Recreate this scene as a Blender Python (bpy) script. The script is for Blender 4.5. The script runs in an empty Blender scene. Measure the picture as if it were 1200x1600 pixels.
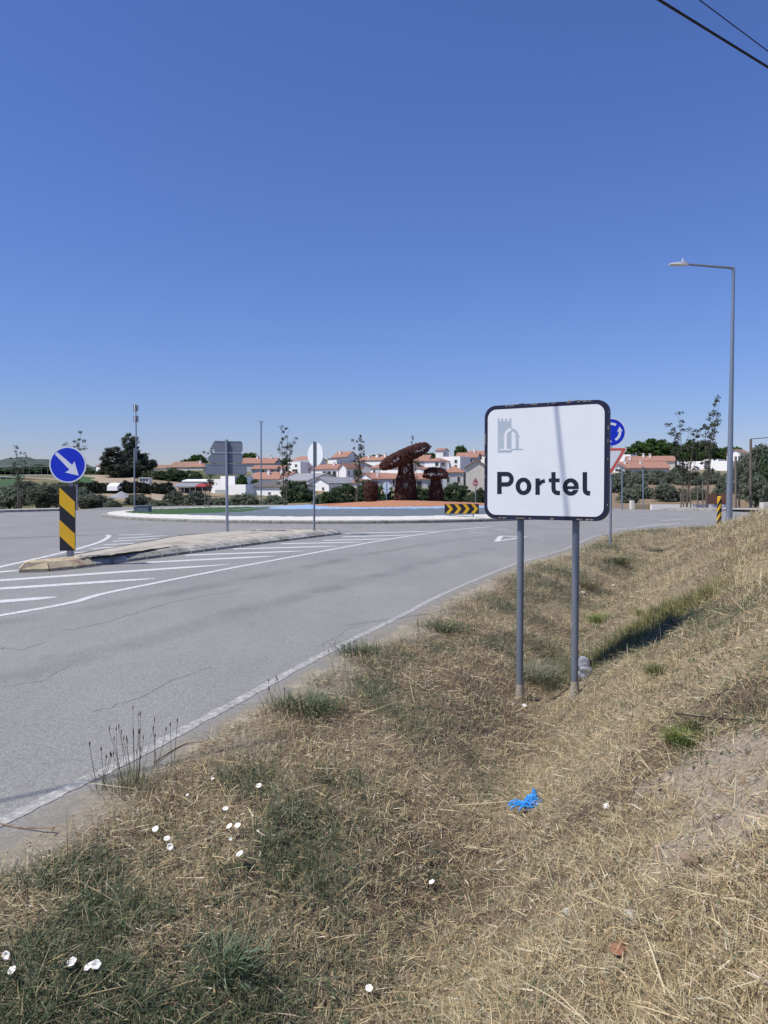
import bpy, bmesh, math, random
import numpy as np
from mathutils import Vector, Matrix
random.seed(7); rng = np.random.default_rng(11)
scn = bpy.context.scene
C = scn.collection
R = math.radians

# ------------------------------------------------------------------ camera, sky, sun, exposure
CAM_H = 1.5; F = 1202.0; TH = math.atan(40 / F)
cam = bpy.data.cameras.new('camera'); cam.sensor_fit = 'VERTICAL'; cam.sensor_height = 36; cam.lens = 36 * F / 1600
cam.clip_end = 9000; cam.clip_start = 0.05
camo = bpy.data.objects.new('camera', cam); C.objects.link(camo)
camo.location = (0, 0, CAM_H); camo.rotation_euler = (R(90) - TH, 0, 0)
scn.camera = camo
SUN_V = Vector((-1.03, -0.50, 1.90)).normalized()
SUN_EL = math.asin(SUN_V.z); SUN_AZ = math.atan2(SUN_V.x, SUN_V.y)
w = bpy.data.worlds.new('World'); scn.world = w; w.use_nodes = True
nt = w.node_tree; bg = nt.nodes['Background']
sky = nt.nodes.new('ShaderNodeTexSky'); sky.sky_type = 'NISHITA'; sky.sun_disc = False
sky.sun_elevation = SUN_EL; sky.sun_rotation = SUN_AZ % (2 * math.pi)
sky.altitude = 300; sky.air_density = 1.4; sky.dust_density = 0.0; sky.ozone_density = 10.0
tint = nt.nodes.new('ShaderNodeMix'); tint.data_type = 'RGBA'; tint.blend_type = 'MULTIPLY'; tint.inputs['Factor'].default_value = 1; tint.inputs['B'].default_value = (.77, .76, 1.07, 1)
nt.links.new(sky.outputs['Color'], tint.inputs['A']); nt.links.new(tint.outputs['Result'], bg.inputs['Color']); bg.inputs['Strength'].default_value = 0.112
sl = bpy.data.lights.new('sun', 'SUN'); sl.energy = 5.0; sl.angle = R(0.53); sl.color = (1, 0.955, 0.85)
so = bpy.data.objects.new('sun', sl); C.objects.link(so); so.rotation_euler = SUN_V.to_track_quat('Z', 'Y').to_euler(); so.location = (-30, -15, 60)
vs = scn.view_settings; vs.view_transform = 'Standard'; vs.look = 'None'; vs.exposure = 0.0; vs.gamma = 1.0; vs.use_curve_mapping = False
scn.cycles.max_bounces = 6; scn.cycles.transparent_max_bounces = 12

# ------------------------------------------------------------------ pixel -> place helpers (photo is 1200 x 1600)
CT, ST = math.cos(TH), math.sin(TH)
def ray(x, y):
    a = (x - 600) / F; b = (800 - y) / F
    return Vector((a, CT + b * ST, -ST + b * CT))
def G(x, y, z=0.0):
    d = ray(x, y); t = (z - CAM_H) / d.z
    return Vector((d.x * t, d.y * t, z))
def P(x, y, Y):
    d = ray(x, y); t = Y / d.y
    return Vector((d.x * t, Y, CAM_H + d.z * t))

# ------------------------------------------------------------------ noise and terrain height
_lat = rng.random((256, 256))
def vnoise(x, y, sc=1.0, off=0):
    x = np.asarray(x, float) * sc + off * 17.3; y = np.asarray(y, float) * sc + off * 5.7
    xi = np.floor(x).astype(int); yi = np.floor(y).astype(int); fx = x - xi; fy = y - yi
    fx = fx * fx * (3 - 2 * fx); fy = fy * fy * (3 - 2 * fy)
    g = lambda a, b: _lat[a & 255, b & 255]
    return (g(xi, yi) * (1 - fx) + g(xi + 1, yi) * fx) * (1 - fy) + (g(xi, yi + 1) * (1 - fx) + g(xi + 1, yi + 1) * fx) * fy
def fbm(x, y, sc=1.0, o=4, off=0):
    v = 0; a = 0.5; t = 0
    for k in range(o):
        v = v + a * vnoise(x, y, sc * 2 ** k, off + k * 3); t += a; a *= 0.5
    return v / t
def sst(a, b, x):
    t = np.clip((np.asarray(x, float) - a) / (b - a), 0, 1); return t * t * (3 - 2 * t)

EDGE_PX = [(0, 1285), (100, 1236), (200, 1188), (300, 1134), (400, 1080), (480, 1036), (550, 1000), (630, 961), (700, 925), (804, 882), (880, 859)]
EDGE = [Vector(v) for v in ((-8.2, -12, 0), (-6.0, -7, 0), (-4.45, -3.2, 0), (-3.25, -.3, 0), (-2.4, 1.75, 0))] + [G(*p) for p in EDGE_PX] + [Vector(v) for v in ((6.4, 23.2, 0), (8.2, 26.0, 0), (10.6, 28.0, 0), (14.5, 29.6, 0), (22, 30.9, 0), (75, 34, 0))]
def smooth_line(pts, n=6):
    out = []
    p = [pts[0]] + list(pts) + [pts[-1]]
    for i in range(1, len(p) - 2):
        for k in range(n):
            t = k / n
            out.append(0.5 * ((2 * p[i]) + (p[i + 1] - p[i - 1]) * t + (2 * p[i - 1] - 5 * p[i] + 4 * p[i + 1] - p[i + 2]) * t * t + (3 * p[i] - p[i - 1] - 3 * p[i + 1] + p[i + 2]) * t ** 3))
    out.append(Vector(pts[-1])); return out
EDGE_S = smooth_line(EDGE, 3)
EA = np.array([[v.x, v.y] for v in EDGE_S])
def sdist(x, y):
    x = np.asarray(x, float); y = np.asarray(y, float)
    best = np.full(x.shape, 1e9); sg = np.zeros(x.shape)
    for a, b in zip(EA[:-1], EA[1:]):
        d = b - a; L2 = d @ d
        t = np.clip(((x - a[0]) * d[0] + (y - a[1]) * d[1]) / L2, 0, 1)
        dx = x - a[0] - t * d[0]; dy = y - a[1] - t * d[1]
        q = dx * dx + dy * dy; m = q < best
        best = np.where(m, q, best); sg = np.where(m, np.where(dx * d[1] - dy * d[0] > 0, 1.0, -1.0), sg)
    return np.sqrt(best) * sg
VS = [-1, .15, .30, .55, .75, 1.1, 1.45, 1.7, 1.9, 2.05, 2.3, 2.6, 3.0, 3.5, 4.2, 5.2, 7, 14, 60]
VZ = [-.03, -.02, .012, .012, -.02, -.07, -.17, -.30, -.36, -.33, -.15, .10, .38, .70, 1.0, 1.14, 1.22, 1.35, 1.6]
def hgt(x, y, rough=True):
    x = np.asarray(x, float); y = np.asarray(y, float)
    s = sdist(x, y)
    z = np.interp(s, VS, VZ)
    fade = 1 - sst(13, 25.5, y)
    z = np.where(s > 0.35, .014 + (z - .014) * (0.08 + 0.92 * fade), z)
    if rough:
        m = sst(.42, 1.0, s) * (y < 60)
        z = z + m * ((fbm(x, y, 1.3, 4, 2) - .5) * .15 + (fbm(x, y, 9, 3, 5) - .5) * .06 + (vnoise(x, y, 30, 9) - .5) * .014 + sst(2.1, 2.8, s) * (fbm(x, y, 2.6, 3, 77) - .5) * .22)
    t = x / np.maximum(y, 1)
    zl = np.interp(y, [46, 55, 105, 120, 150, 200, 300, 500, 4000], [-.03, -.3, -.1, .8, 3.6, 4.5, 6, 8, 12])
    zm = np.interp(y, [46, 58, 125, 160, 200, 260, 320, 500, 4000], [-.03, -.3, -.3, 1.8, 4.6, 9, 13, 15, 14])
    zr = np.interp(y, [46, 52, 60, 85, 150, 220, 300, 500, 4000], [-.03, -.05, .1, 1.5, 4.1, 7.5, 9.5, 12, 14])
    wl = sst(-.22, -.31, -t) if False else 1 - sst(-.31, -.22, t)
    wr = sst(.19, .28, t)
    far = zl * wl + zr * wr + zm * (1 - wl - wr)
    if rough: far = far + sst(48, 70, y) * (fbm(x, y, .08, 4, 7) - .5) * .7 * (1 - sst(400, 900, y))
    return np.where(y > 46, np.where(s > .3, np.maximum(far, z), far), z)
def hz(x, y): return float(hgt(np.array([x]), np.array([y]))[0])
def T(x, y, t0=1.2, t1=45):
    d = ray(x, y); t = np.linspace(t0, t1, 2600)
    X, Y, Z = d.x * t, d.y * t, CAM_H + d.z * t
    k = np.argmax(Z < hgt(X, Y)); return Vector((X[k], Y[k], Z[k]))

# ------------------------------------------------------------------ object helpers
def tag(o, label=None, cat=None, group=None, kind=None):
    if label: o['label'] = label
    if cat: o['category'] = cat
    if group: o['group'] = group
    if kind: o['kind'] = kind
    return o
def wloc(o):
    v = Vector((0, 0, 0))
    while o is not None: v = v + o.location; o = o.parent
    return v
def thing(name, loc, label=None, cat=None, group=None):
    o = bpy.data.objects.new(name, None); o.empty_display_size = .2; C.objects.link(o); o.location = loc
    return tag(o, label, cat, group)
class MB:
    def __init__(s): s.v = []; s.f = []
    def add(s, vs, fs):
        b = len(s.v); s.v += [Vector(v) for v in vs]; s.f += [[b + i for i in f] for f in fs]; return s
    def box(s, c, sz, rz=0.0, ax=None):
        x, y, z = sz[0] / 2, sz[1] / 2, sz[2] / 2
        M = ax if ax is not None else Matrix.Rotation(rz, 3, 'Z')
        vs = [Vector(c) + M @ Vector((a * x, b * y, d * z)) for d in (-1, 1) for a, b in ((-1, -1), (1, -1), (1, 1), (-1, 1))]
        return s.add(vs, [[3, 2, 1, 0], [4, 5, 6, 7], [0, 1, 5, 4], [1, 2, 6, 5], [2, 3, 7, 6], [3, 0, 4, 7]])
    def tube(s, pts, rad, n=10, cap=True):
        pts = [Vector(p) for p in pts]; rad = rad if isinstance(rad, (list, tuple)) else [rad] * len(pts)
        b = len(s.v); u = None
        for i, p in enumerate(pts):
            d = (pts[min(i + 1, len(pts) - 1)] - pts[max(i - 1, 0)]).normalized()
            if u is None: u = d.orthogonal().normalized()
            u = (u - d * u.dot(d)).normalized(); q = d.cross(u)
            for k in range(n):
                a = 2 * math.pi * k / n; s.v.append(p + (u * math.cos(a) + q * math.sin(a)) * rad[i])
        for i in range(len(pts) - 1):
            for k in range(n):
                s.f.append([b + i * n + k, b + i * n + (k + 1) % n, b + (i + 1) * n + (k + 1) % n, b + (i + 1) * n + k])
        if cap:
            s.f.append([b + k for k in range(n)][::-1]); s.f.append([b + (len(pts) - 1) * n + k for k in range(n)])
        return s
    def prism(s, poly, fn, a, b):            # poly: 2-D points; fn(u, v, w) -> world; extruded from w=a to w=b
        n = len(poly); vs = [fn(u, v, a) for u, v in poly] + [fn(u, v, b) for u, v in poly]
        return s.add(vs, [list(range(n)), list(range(2 * n - 1, n - 1, -1))] + [[i, i + n, (i + 1) % n + n, (i + 1) % n] for i in range(n)])
    def slab(s, q, th):                      # quad q thickened downward
        q = [Vector(p) for p in q]; lo = [p - Vector((0, 0, th)) for p in q]; n = len(q)
        return s.add(q + lo, [list(range(n)), list(range(2 * n - 1, n - 1, -1))] + [[i, i + n, (i + 1) % n + n, (i + 1) % n] for i in range(n)])
    def build(s, name, mat, parent=None, smooth=False, fix=True):
        me = bpy.data.meshes.new(name); o0 = wloc(parent) if parent else Vector((0, 0, 0))
        me.from_pydata([v - o0 for v in s.v], [], s.f)
        if fix:
            bm = bmesh.new(); bm.from_mesh(me); bmesh.ops.recalc_face_normals(bm, faces=bm.faces); bm.to_mesh(me); bm.free()
        if smooth:
            me.polygons.foreach_set('use_smooth', [True] * len(me.polygons))
            try: me.set_sharp_from_angle(angle=R(40))
            except Exception: pass
        me.materials.append(mat); me.update()
        o = bpy.data.objects.new(name, me); C.objects.link(o)
        if parent: o.parent = parent
        return o
def np_mesh(name, v, f, mat, col=None, smooth=False):
    v = np.ascontiguousarray(v, np.float32); f = np.ascontiguousarray(f, np.int32); k = f.shape[1]
    me = bpy.data.meshes.new(name)
    me.vertices.add(len(v)); me.vertices.foreach_set('co', v.ravel())
    me.loops.add(f.size); me.loops.foreach_set('vertex_index', f.ravel())
    me.polygons.add(len(f)); me.polygons.foreach_set('loop_start', np.arange(0, f.size, k, dtype=np.int32))
    me.update(calc_edges=True)
    if smooth: me.polygons.foreach_set('use_smooth', np.ones(len(f), bool))
    if col is not None:
        a = me.color_attributes.new('col', 'FLOAT_COLOR', 'POINT')
        c4 = np.ones((len(v), 4), np.float32); c4[:, :col.shape[1]] = col; a.data.foreach_set('color', c4.ravel())
    me.materials.append(mat); return me
def link(name, me, parent=None):
    o = bpy.data.objects.new(name, me); C.objects.link(o)
    if parent: o.parent = parent
    return o
def copy_tree(o, parent=None):
    c = o.copy(); C.objects.link(c)
    if parent: c.parent = parent
    for ch in list(o.children): copy_tree(ch, c)
    return c

# ------------------------------------------------------------------ materials
def rgb(c): return (c[0], c[1], c[2], 1)
def mat(name, col, rough=.8, var=.15, scale=3.0, bump=0.0, bscale=None, metal=0.0, col2=None, spec=.3, det=5, patch=None):
    m = bpy.data.materials.new(name); m.use_nodes = True; n = m.node_tree.nodes; l = m.node_tree.links
    b = n['Principled BSDF']; b.inputs['Roughness'].default_value = rough; b.inputs['Metallic'].default_value = metal
    b.inputs['Specular IOR Level'].default_value = spec
    tc = n.new('ShaderNodeNewGeometry')
    ns = n.new('ShaderNodeTexNoise'); ns.inputs['Scale'].default_value = scale; ns.inputs['Detail'].default_value = det; ns.inputs['Roughness'].default_value = .65
    l.new(tc.outputs['Position'], ns.inputs['Vector'])
    cr = n.new('ShaderNodeValToRGB'); c2 = col2 or [x * (1 - var) for x in col]; c1 = col if col2 else [min(1, x * (1 + var)) for x in col]
    cr.color_ramp.elements[0].position = .3; cr.color_ramp.elements[1].position = .7
    cr.color_ramp.elements[0].color = rgb(c2); cr.color_ramp.elements[1].color = rgb(c1)
    l.new(ns.outputs['Fac'], cr.inputs['Fac']); out = cr.outputs['Color']
    if patch:                                   # (colour, scale, lo, hi): blotches of dirt / wear
        pc, ps, lo, hi = patch
        n2 = n.new('ShaderNodeTexNoise'); n2.inputs['Scale'].default_value = ps; n2.inputs['Detail'].default_value = 6; n2.inputs['Roughness'].default_value = .7
        l.new(tc.outputs['Position'], n2.inputs['Vector'])
        mr = n.new('ShaderNodeMapRange'); mr.inputs['From Min'].default_value = lo; mr.inputs['From Max'].default_value = hi
        l.new(n2.outputs['Fac'], mr.inputs['Value'])
        mx = n.new('ShaderNodeMix'); mx.data_type = 'RGBA'; mx.inputs['B'].default_value = rgb(pc)
        l.new(mr.outputs['Result'], mx.inputs['Factor']); l.new(out, mx.inputs['A']); out = mx.outputs['Result']
    l.new(out, b.inputs['Base Color'])
    if bump:
        nb = n.new('ShaderNodeTexNoise'); nb.inputs['Scale'].default_value = bscale or scale * 4; nb.inputs['Detail'].default_value = 6
        l.new(tc.outputs['Position'], nb.inputs['Vector'])
        bp = n.new('ShaderNodeBump'); bp.inputs['Strength'].default_value = bump; bp.inputs['Distance'].default_value = .02
        l.new(nb.outputs['Fac'], bp.inputs['Height']); l.new(bp.outputs['Normal'], b.inputs['Normal'])
    return m
def attr_mat(name, rough=.7, trans=0.0, spec=.25, var=0.0):
    m = bpy.data.materials.new(name); m.use_nodes = True; n = m.node_tree.nodes; l = m.node_tree.links
    b = n['Principled BSDF']; b.inputs['Roughness'].default_value = rough; b.inputs['Specular IOR Level'].default_value = spec
    a = n.new('ShaderNodeAttribute'); a.attribute_name = 'col'; out = a.outputs['Color']
    if var:
        oi = n.new('ShaderNodeObjectInfo'); h = n.new('ShaderNodeHueSaturation')
        mr = n.new('ShaderNodeMapRange'); mr.inputs['To Min'].default_value = 1 - var; mr.inputs['To Max'].default_value = 1 + var
        l.new(oi.outputs['Random'], mr.inputs['Value']); l.new(mr.outputs['Result'], h.inputs['Value']); l.new(out, h.inputs['Color']); out = h.outputs['Color']
    l.new(out, b.inputs['Base Color'])
    if trans:
        t = n.new('ShaderNodeBsdfTranslucent'); mx = n.new('ShaderNodeMixShader'); mx.inputs[0].default_value = trans
        l.new(out, t.inputs['Color']); l.new(b.outputs[0], mx.inputs[1]); l.new(t.outputs[0], mx.inputs[2]); l.new(mx.outputs[0], n['Material Output'].inputs['Surface'])
    return m
def asphalt_mat():
    m = bpy.data.materials.new('asphalt'); m.use_nodes = True; n = m.node_tree.nodes; l = m.node_tree.links
    b = n['Principled BSDF']; b.inputs['Roughness'].default_value = .82; b.inputs['Specular IOR Level'].default_value = .35
    g = n.new('ShaderNodeNewGeometry')
    def noise(sc, d=4, r=.6, st=None):
        t = n.new('ShaderNodeTexNoise'); t.inputs['Scale'].default_value = sc; t.inputs['Detail'].default_value = d; t.inputs['Roughness'].default_value = r
        if st:
            mp = n.new('ShaderNodeMapping'); mp.inputs['Rotation'].default_value = (0, 0, st[0]); mp.inputs['Scale'].default_value = st[1]
            l.new(g.outputs['Position'], mp.inputs['Vector']); l.new(mp.outputs['Vector'], t.inputs['Vector'])
        else: l.new(g.outputs['Position'], t.inputs['Vector'])
        return t.outputs['Fac']
    def ramp(src, a, ca, bb, cb):
        r = n.new('ShaderNodeValToRGB'); r.color_ramp.elements[0].position = a; r.color_ramp.elements[1].position = bb
        r.color_ramp.elements[0].color = rgb(ca); r.color_ramp.elements[1].color = rgb(cb); l.new(src, r.inputs['Fac']); return r.outputs['Color']
    def mul(a, c, fac=1.0):
        x = n.new('ShaderNodeMix'); x.data_type = 'RGBA'; x.blend_type = 'MULTIPLY'; x.inputs['Factor'].default_value = fac
        l.new(a, x.inputs['A']); l.new(c, x.inputs['B']); return x.outputs['Result']
    base = ramp(noise(.35, 6, .6), .3, (.238, .234, .223), .7, (.276, .270, .257))
    v = n.new('ShaderNodeTexVoronoi'); v.inputs['Scale'].default_value = 150; l.new(g.outputs['Position'], v.inputs['Vector'])
    sp = n.new('ShaderNodeSeparateColor'); l.new(v.outputs['Color'], sp.inputs['Color'])
    speck = ramp(sp.outputs['Red'], .0, (.66, .66, .67), 1, (1.28, 1.28, 1.26))
    out = mul(base, speck)
    out = mul(out, ramp(noise(38, 3, .7), .3, (.87, .87, .87), .7, (1.1, 1.1, 1.1)))
    out = mul(out, ramp(noise(1.0, 5, .6, (R(-28), (1.3, .3, 1))), .35, (.93, .93, .935), .65, (1.04, 1.04, 1.035)))
    out = mul(out, ramp(noise(2.6, 6, .75), .28, (.82, .81, .80), .42, (1, 1, 1)))
    l.new(out, b.inputs['Base Color'])
    bp = n.new('ShaderNodeBump'); bp.inputs['Strength'].default_value = .35; bp.inputs['Distance'].default_value = .006
    l.new(v.outputs['Distance'], bp.inputs['Height']); l.new(bp.outputs['Normal'], b.inputs['Normal'])
    return m
def vary(m, amt):
    n = m.node_tree.nodes; l = m.node_tree.links; b = n['Principled BSDF']; src = b.inputs['Base Color'].links[0].from_socket
    oi = n.new('ShaderNodeObjectInfo'); h = n.new('ShaderNodeHueSaturation'); mr = n.new('ShaderNodeMapRange'); mr.inputs['To Min'].default_value = 1 - amt; mr.inputs['To Max'].default_value = 1 + amt
    l.new(oi.outputs['Random'], mr.inputs['Value']); l.new(mr.outputs['Result'], h.inputs['Value']); l.new(src, h.inputs['Color']); l.new(h.outputs['Color'], b.inputs['Base Color']); return m
def paint_mat(name, col, lo=.56, hi=.66, under=(.19, .19, .19)):
    m = mat(name, col, .7, .08, 30, patch=(under, 22, lo, hi), bump=.2, bscale=120); return m

M = {}
M['asphalt'] = asphalt_mat()
M['paint'] = paint_mat('road_paint', (.62, .62, .60), .5, .68)
M['paint_worn'] = paint_mat('worn_road_paint', (.52, .51, .48), .34, .60, (.25, .245, .235))
M['tar'] = mat('crack_tar', (.145, .142, .138), .9, .2, 20)
M['concrete'] = mat('concrete', (.36, .345, .31), .9, .2, 2.5, .3, 60, patch=((.2, .18, .15), 1.7, .52, .7))
M['kerb'] = mat('kerb_concrete', (.34, .325, .295), .9, .25, 4, .4, 50, patch=((.13, .12, .10), 6, .5, .68))
M['nose'] = mat('sandstone_nose', (.48, .40, .27), .9, .25, 7, .4, 40, patch=((.36, .22, .15), 5, .5, .65))
vary(M['kerb'], .22)
M['island_top'] = mat('dusty_island', (.42, .385, .325), .95, .2, 2, .4, 80, patch=((.24, .20, .15), 3, .52, .7))
M['galv'] = mat('galvanised', (.30, .33, .38), .45, .1, 8, 0, metal=.55, spec=.5, patch=((.22, .24, .28), 12, .5, .8))
M['grey_back'] = mat('sign_back', (.16, .18, .23), .55, .06, 2, metal=.25, spec=.4)
M['post_grey'] = mat('painted_post', (.20, .23, .27), .5, .1, 6, metal=.35, spec=.4, patch=((.40, .40, .39), 40, .64, .72))
M['post_foot'] = mat('concrete_foot', (.33, .29, .23), .9, .25, 30, .4, 60)
M['sign_white'] = mat('sign_white', (.74, .77, .80), .35, .02, 3, spec=.5, patch=((.66, .69, .72), 2.2, .5, .9))
M['sign_blue'] = mat('sign_blue', (.008, .032, .55), .35, .06, 4, spec=.4)
M['sign_ink'] = mat('sign_ink', (.014, .017, .032), .5, .1, 8)
M['sign_navy'] = mat('sign_navy', (.017, .018, .045), .45, .15, 6, patch=((.55, .54, .52), 17, .66, .70))
M['emblem'] = mat('emblem_grey', (.42, .48, .55), .45, .04, 5)
M['yellow'] = mat('sign_yellow', (.72, .42, .022), .45, .06, 5, patch=((.55, .32, .03), 10, .6, .8))
M['black'] = mat('sign_black', (.022, .022, .03), .5, .2, 6)
M['red_sign'] = mat('sign_red', (.58, .12, .09), .5, .1, 8)
M['rust'] = mat('rusty_iron', (.10, .04, .032), .8, .3, 9, col2=(.04, .019, .017), patch=((.17, .058, .04), 4, .48, .72))
M['wood'] = mat('weathered_wood', (.17, .145, .12), .9, .3, 7, .3, 40)
M['cable'] = mat('cable_rubber', (.012, .012, .015), .6, .1, 5)
M['lamp'] = mat('lamp_grey', (.27, .31, .36), .4, .06, 3, metal=.5, spec=.5)
M['lamp_head'] = mat('lamp_head', (.55, .57, .58), .4, .05, 3, spec=.4)
M['white_gravel'] = mat('white_gravel', (.60, .585, .54), .95, .2, 16, .9, 40, patch=((.40, .38, .33), 5, .55, .72))
M['slate_gravel'] = mat('slate_gravel', (.125, .15, .18), .95, .2, 18, .5, 50)
M['blue_gravel'] = mat('blue_gravel', (.26, .38, .54), .95, .12, 18, .5, 50)
M['orange_gravel'] = mat('orange_gravel', (.40, .18, .095), .95, .2, 3, .5, 40, col2=(.33, .14, .075), patch=((.45, .27, .18), 12, .45, .7))
M['lawn'] = mat('clipped_lawn', (.045, .095, .032), .95, .3, 8, .5, 60)
M['wall_white'] = mat('whitewash', (.85, .845, .83), .9, .03, .8, patch=((.70, .68, .64), .7, .6, .85))
M['wall_cream'] = mat('cream_render', (.66, .62, .54), .9, .06, .7, patch=((.5, .46, .39), .6, .55, .8))
M['wall_shaded'] = mat('shaded_whitewash', (.50, .51, .54), .9, .05, .8, patch=((.40, .40, .42), .6, .5, .8))  # white fronts out of the sun: their shade is mixed into this grey
def tile_mat(name, a, c):
    m = mat(name, a, .9, .2, 1.1, col2=c, patch=((.20, .11, .075), 2.3, .55, .75))
    n = m.node_tree.nodes; l = m.node_tree.links
    g = n.new('ShaderNodeNewGeometry'); wv = n.new('ShaderNodeTexWave'); wv.inputs['Scale'].default_value = 1.6; wv.inputs['Distortion'].default_value = .4; l.new(g.outputs['Position'], wv.inputs['Vector'])
    bp = n.new('ShaderNodeBump'); bp.inputs['Strength'].default_value = .7; bp.inputs['Distance'].default_value = .05
    l.new(wv.outputs['Fac'], bp.inputs['Height']); l.new(bp.outputs['Normal'], n['Principled BSDF'].inputs['Normal']); return m
M['tile'] = tile_mat('clay_tiles', (.40, .215, .155), (.31, .165, .125))
M['tile_old'] = tile_mat('old_clay_tiles', (.32, .20, .145), (.24, .15, .11))
M['roof_grey'] = mat('fibre_cement', (.27, .275, .30), .9, .12, 1.2, patch=((.2, .19, .18), 1, .5, .8))
M['roof_dark'] = mat('dark_roof', (.13, .115, .105), .9, .2, 1)
M['glass'] = mat('dark_glass', (.03, .035, .04), .15, .2, 2, spec=.5)
M['frame_w'] = mat('window_trim', (.45, .45, .44), .7, .05, 2)
M['door_brown'] = mat('brown_door', (.16, .06, .04), .7, .15, 2)
M['awning'] = mat('red_awning', (.34, .05, .05), .8, .1, 2)
M['garage'] = mat('garage_door', (.40, .40, .40), .6, .06, 2)
M['box_grey'] = mat('cabinet_grey', (.16, .19, .23), .6, .1, 3)
M['stone'] = mat('grey_stone', (.36, .36, .33), .9, .25, 30, .4, 90)
M['stone_red'] = mat('red_stone', (.30, .155, .095), .9, .25, 25, .4, 90)
M['stone_brown'] = mat('brown_stone', (.26, .19, .13), .9, .25, 25, .4, 90)
M['paper'] = mat('white_scrap', (.75, .74, .70), .8, .06, 20)
M['bag'] = mat('clear_plastic', (.50, .52, .58), .2, .1, 10, spec=.6)
M['glove'] = mat('blue_nitrile', (.025, .27, .72), .38, .2, 70, .5, 160, spec=.5, patch=((.16, .20, .26), 45, .62, .75))
M['petal'] = mat('white_petal', (.82, .80, .76), .7, .04, 60)
M['pollen'] = mat('yellow_throat', (.62, .48, .10), .8, .1, 60)
M['leaf'] = attr_mat('leaf', .6, .25, .25, .18)
M['grass'] = attr_mat('grass_blade', .75, .15, .2)
M['bark'] = mat('bark', (.15, .125, .10), .95, .3, 12, .4, 60)
M['trash_white'] = mat('white_bodywork', (.78, .78, .78), .3, .03, 2, spec=.5)
M['rubber'] = mat('tyre_rubber', (.02, .02, .02), .9, .1, 5)
M['forest_hill'] = mat('forest_hill', (.062, .08, .068), .95, .4, .09, .8, .06, det=8)
M['brown_panel'] = mat('brown_panel', (.20, .10, .07), .9, .2, 1)
M['plaster_fresh'] = mat('sand_earth', (.33, .265, .19), .95, .2, .3)

# ------------------------------------------------------------------ ground sheet
def axis(a, b, st, lo, hi, gr=1.13):
    m = list(np.arange(a, b + 1e-6, st)); u = []; d = st; x = a
    while x > lo: d = d * gr if d < 400 else d; x -= d; u.append(x)
    v = []; d = st; x = m[-1]
    while x < hi: d = d * gr if d < 400 else d; x += d; v.append(x)
    return np.array(u[::-1] + m + v)
def ground_mat():
    m = bpy.data.materials.new('soil'); m.use_nodes = True; n = m.node_tree.nodes; l = m.node_tree.links
    b = n['Principled BSDF']; b.inputs['Roughness'].default_value = .95; b.inputs['Specular IOR Level'].default_value = .15
    a = n.new('ShaderNodeAttribute'); a.attribute_name = 'col'
    g = n.new('ShaderNodeNewGeometry')
    def mulnoise(src, sc, lo, hi, d=6):
        t = n.new('ShaderNodeTexNoise'); t.inputs['Scale'].default_value = sc; t.inputs['Detail'].default_value = d; t.inputs['Roughness'].default_value = .7; l.new(g.outputs['Position'], t.inputs['Vector'])
        mr = n.new('ShaderNodeMapRange'); mr.inputs['From Min'].default_value = .3; mr.inputs['From Max'].default_value = .7; mr.inputs['To Min'].default_value = lo; mr.inputs['To Max'].default_value = hi; l.new(t.outputs['Fac'], mr.inputs['Value'])
        x = n.new('ShaderNodeMix'); x.data_type = 'RGBA'; x.blend_type = 'MULTIPLY'; x.inputs['Factor'].default_value = 1
        cc = n.new('ShaderNodeCombineColor')
        for k in ('Red', 'Green', 'Blue'): l.new(mr.outputs['Result'], cc.inputs[k])
        l.new(src, x.inputs['A']); l.new(cc.outputs['Color'], x.inputs['B']); return x.outputs['Result'], t
    o, _ = mulnoise(a.outputs['Color'], .5, .75, 1.2)
    o, t2 = mulnoise(o, 45, .55, 1.35)
    l.new(o, b.inputs['Base Color'])
    bp = n.new('ShaderNodeBump'); bp.inputs['Strength'].default_value = .7; bp.inputs['Distance'].default_value = .02
    l.new(t2.outputs['Fac'], bp.inputs['Height']); l.new(bp.outputs['Normal'], b.inputs['Normal']); return m
M['soil'] = ground_mat()
BARE = T(1135, 1215); BARE2 = T(1160, 1300)
def bare_mask(x, y):
    q = np.minimum(((x - BARE.x) / .27) ** 2 + ((y - BARE.y) / .42) ** 2, ((x - BARE2.x) / .30) ** 2 + ((y - BARE2.y) / .28) ** 2)
    return 1 - sst(.55, 1.25, q + (fbm(x, y, 5, 3, 31) - .5) * 2.0)
gx = axis(-3.6, 13, .085, -4200, 4200); gy = axis(.6, 27, .10, -60, 5200)
GX, GY = np.meshgrid(gx, gy); XX = GX.ravel(); YY = GY.ravel()
ZZ = hgt(XX, YY)
SS = sdist(XX, YY)
nx, ny = len(gx), len(gy)
idx = np.arange(nx * ny).reshape(ny, nx)
quads = np.stack([idx[:-1, :-1], idx[:-1, 1:], idx[1:, 1:], idx[1:, :-1]], -1).reshape(-1, 4)
soil = np.array([.16, .122, .085]); straw = np.array([.31, .25, .165]); sand = np.array([.31, .27, .205]); clay = np.array([.33, .275, .21])
fieldc = np.array([.24, .195, .11]); greenf = np.array([.10, .115, .05]); earth = np.array([.33, .25, .17])
mix = lambda a, b, t: a + (b - a) * t[:, None]
col = mix(np.tile(soil, (len(XX), 1)), straw, sst(.35, .65, fbm(XX, YY, 1.1, 4, 3)))
col = mix(col, sand, (1 - sst(.30, .62, SS + (fbm(XX, YY, 2.2, 3, 8) - .5) * .55)) * (SS > -1))
col = mix(col, clay, bare_mask(XX, YY))
farw = sst(40, 50, YY)
fc = mix(np.tile(fieldc, (len(XX), 1)), greenf, sst(.45, .6, fbm(XX, YY, .05, 4, 12)))
fc = mix(fc, earth, sst(.52, .66, fbm(XX, YY, .035, 4, 21)))
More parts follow.
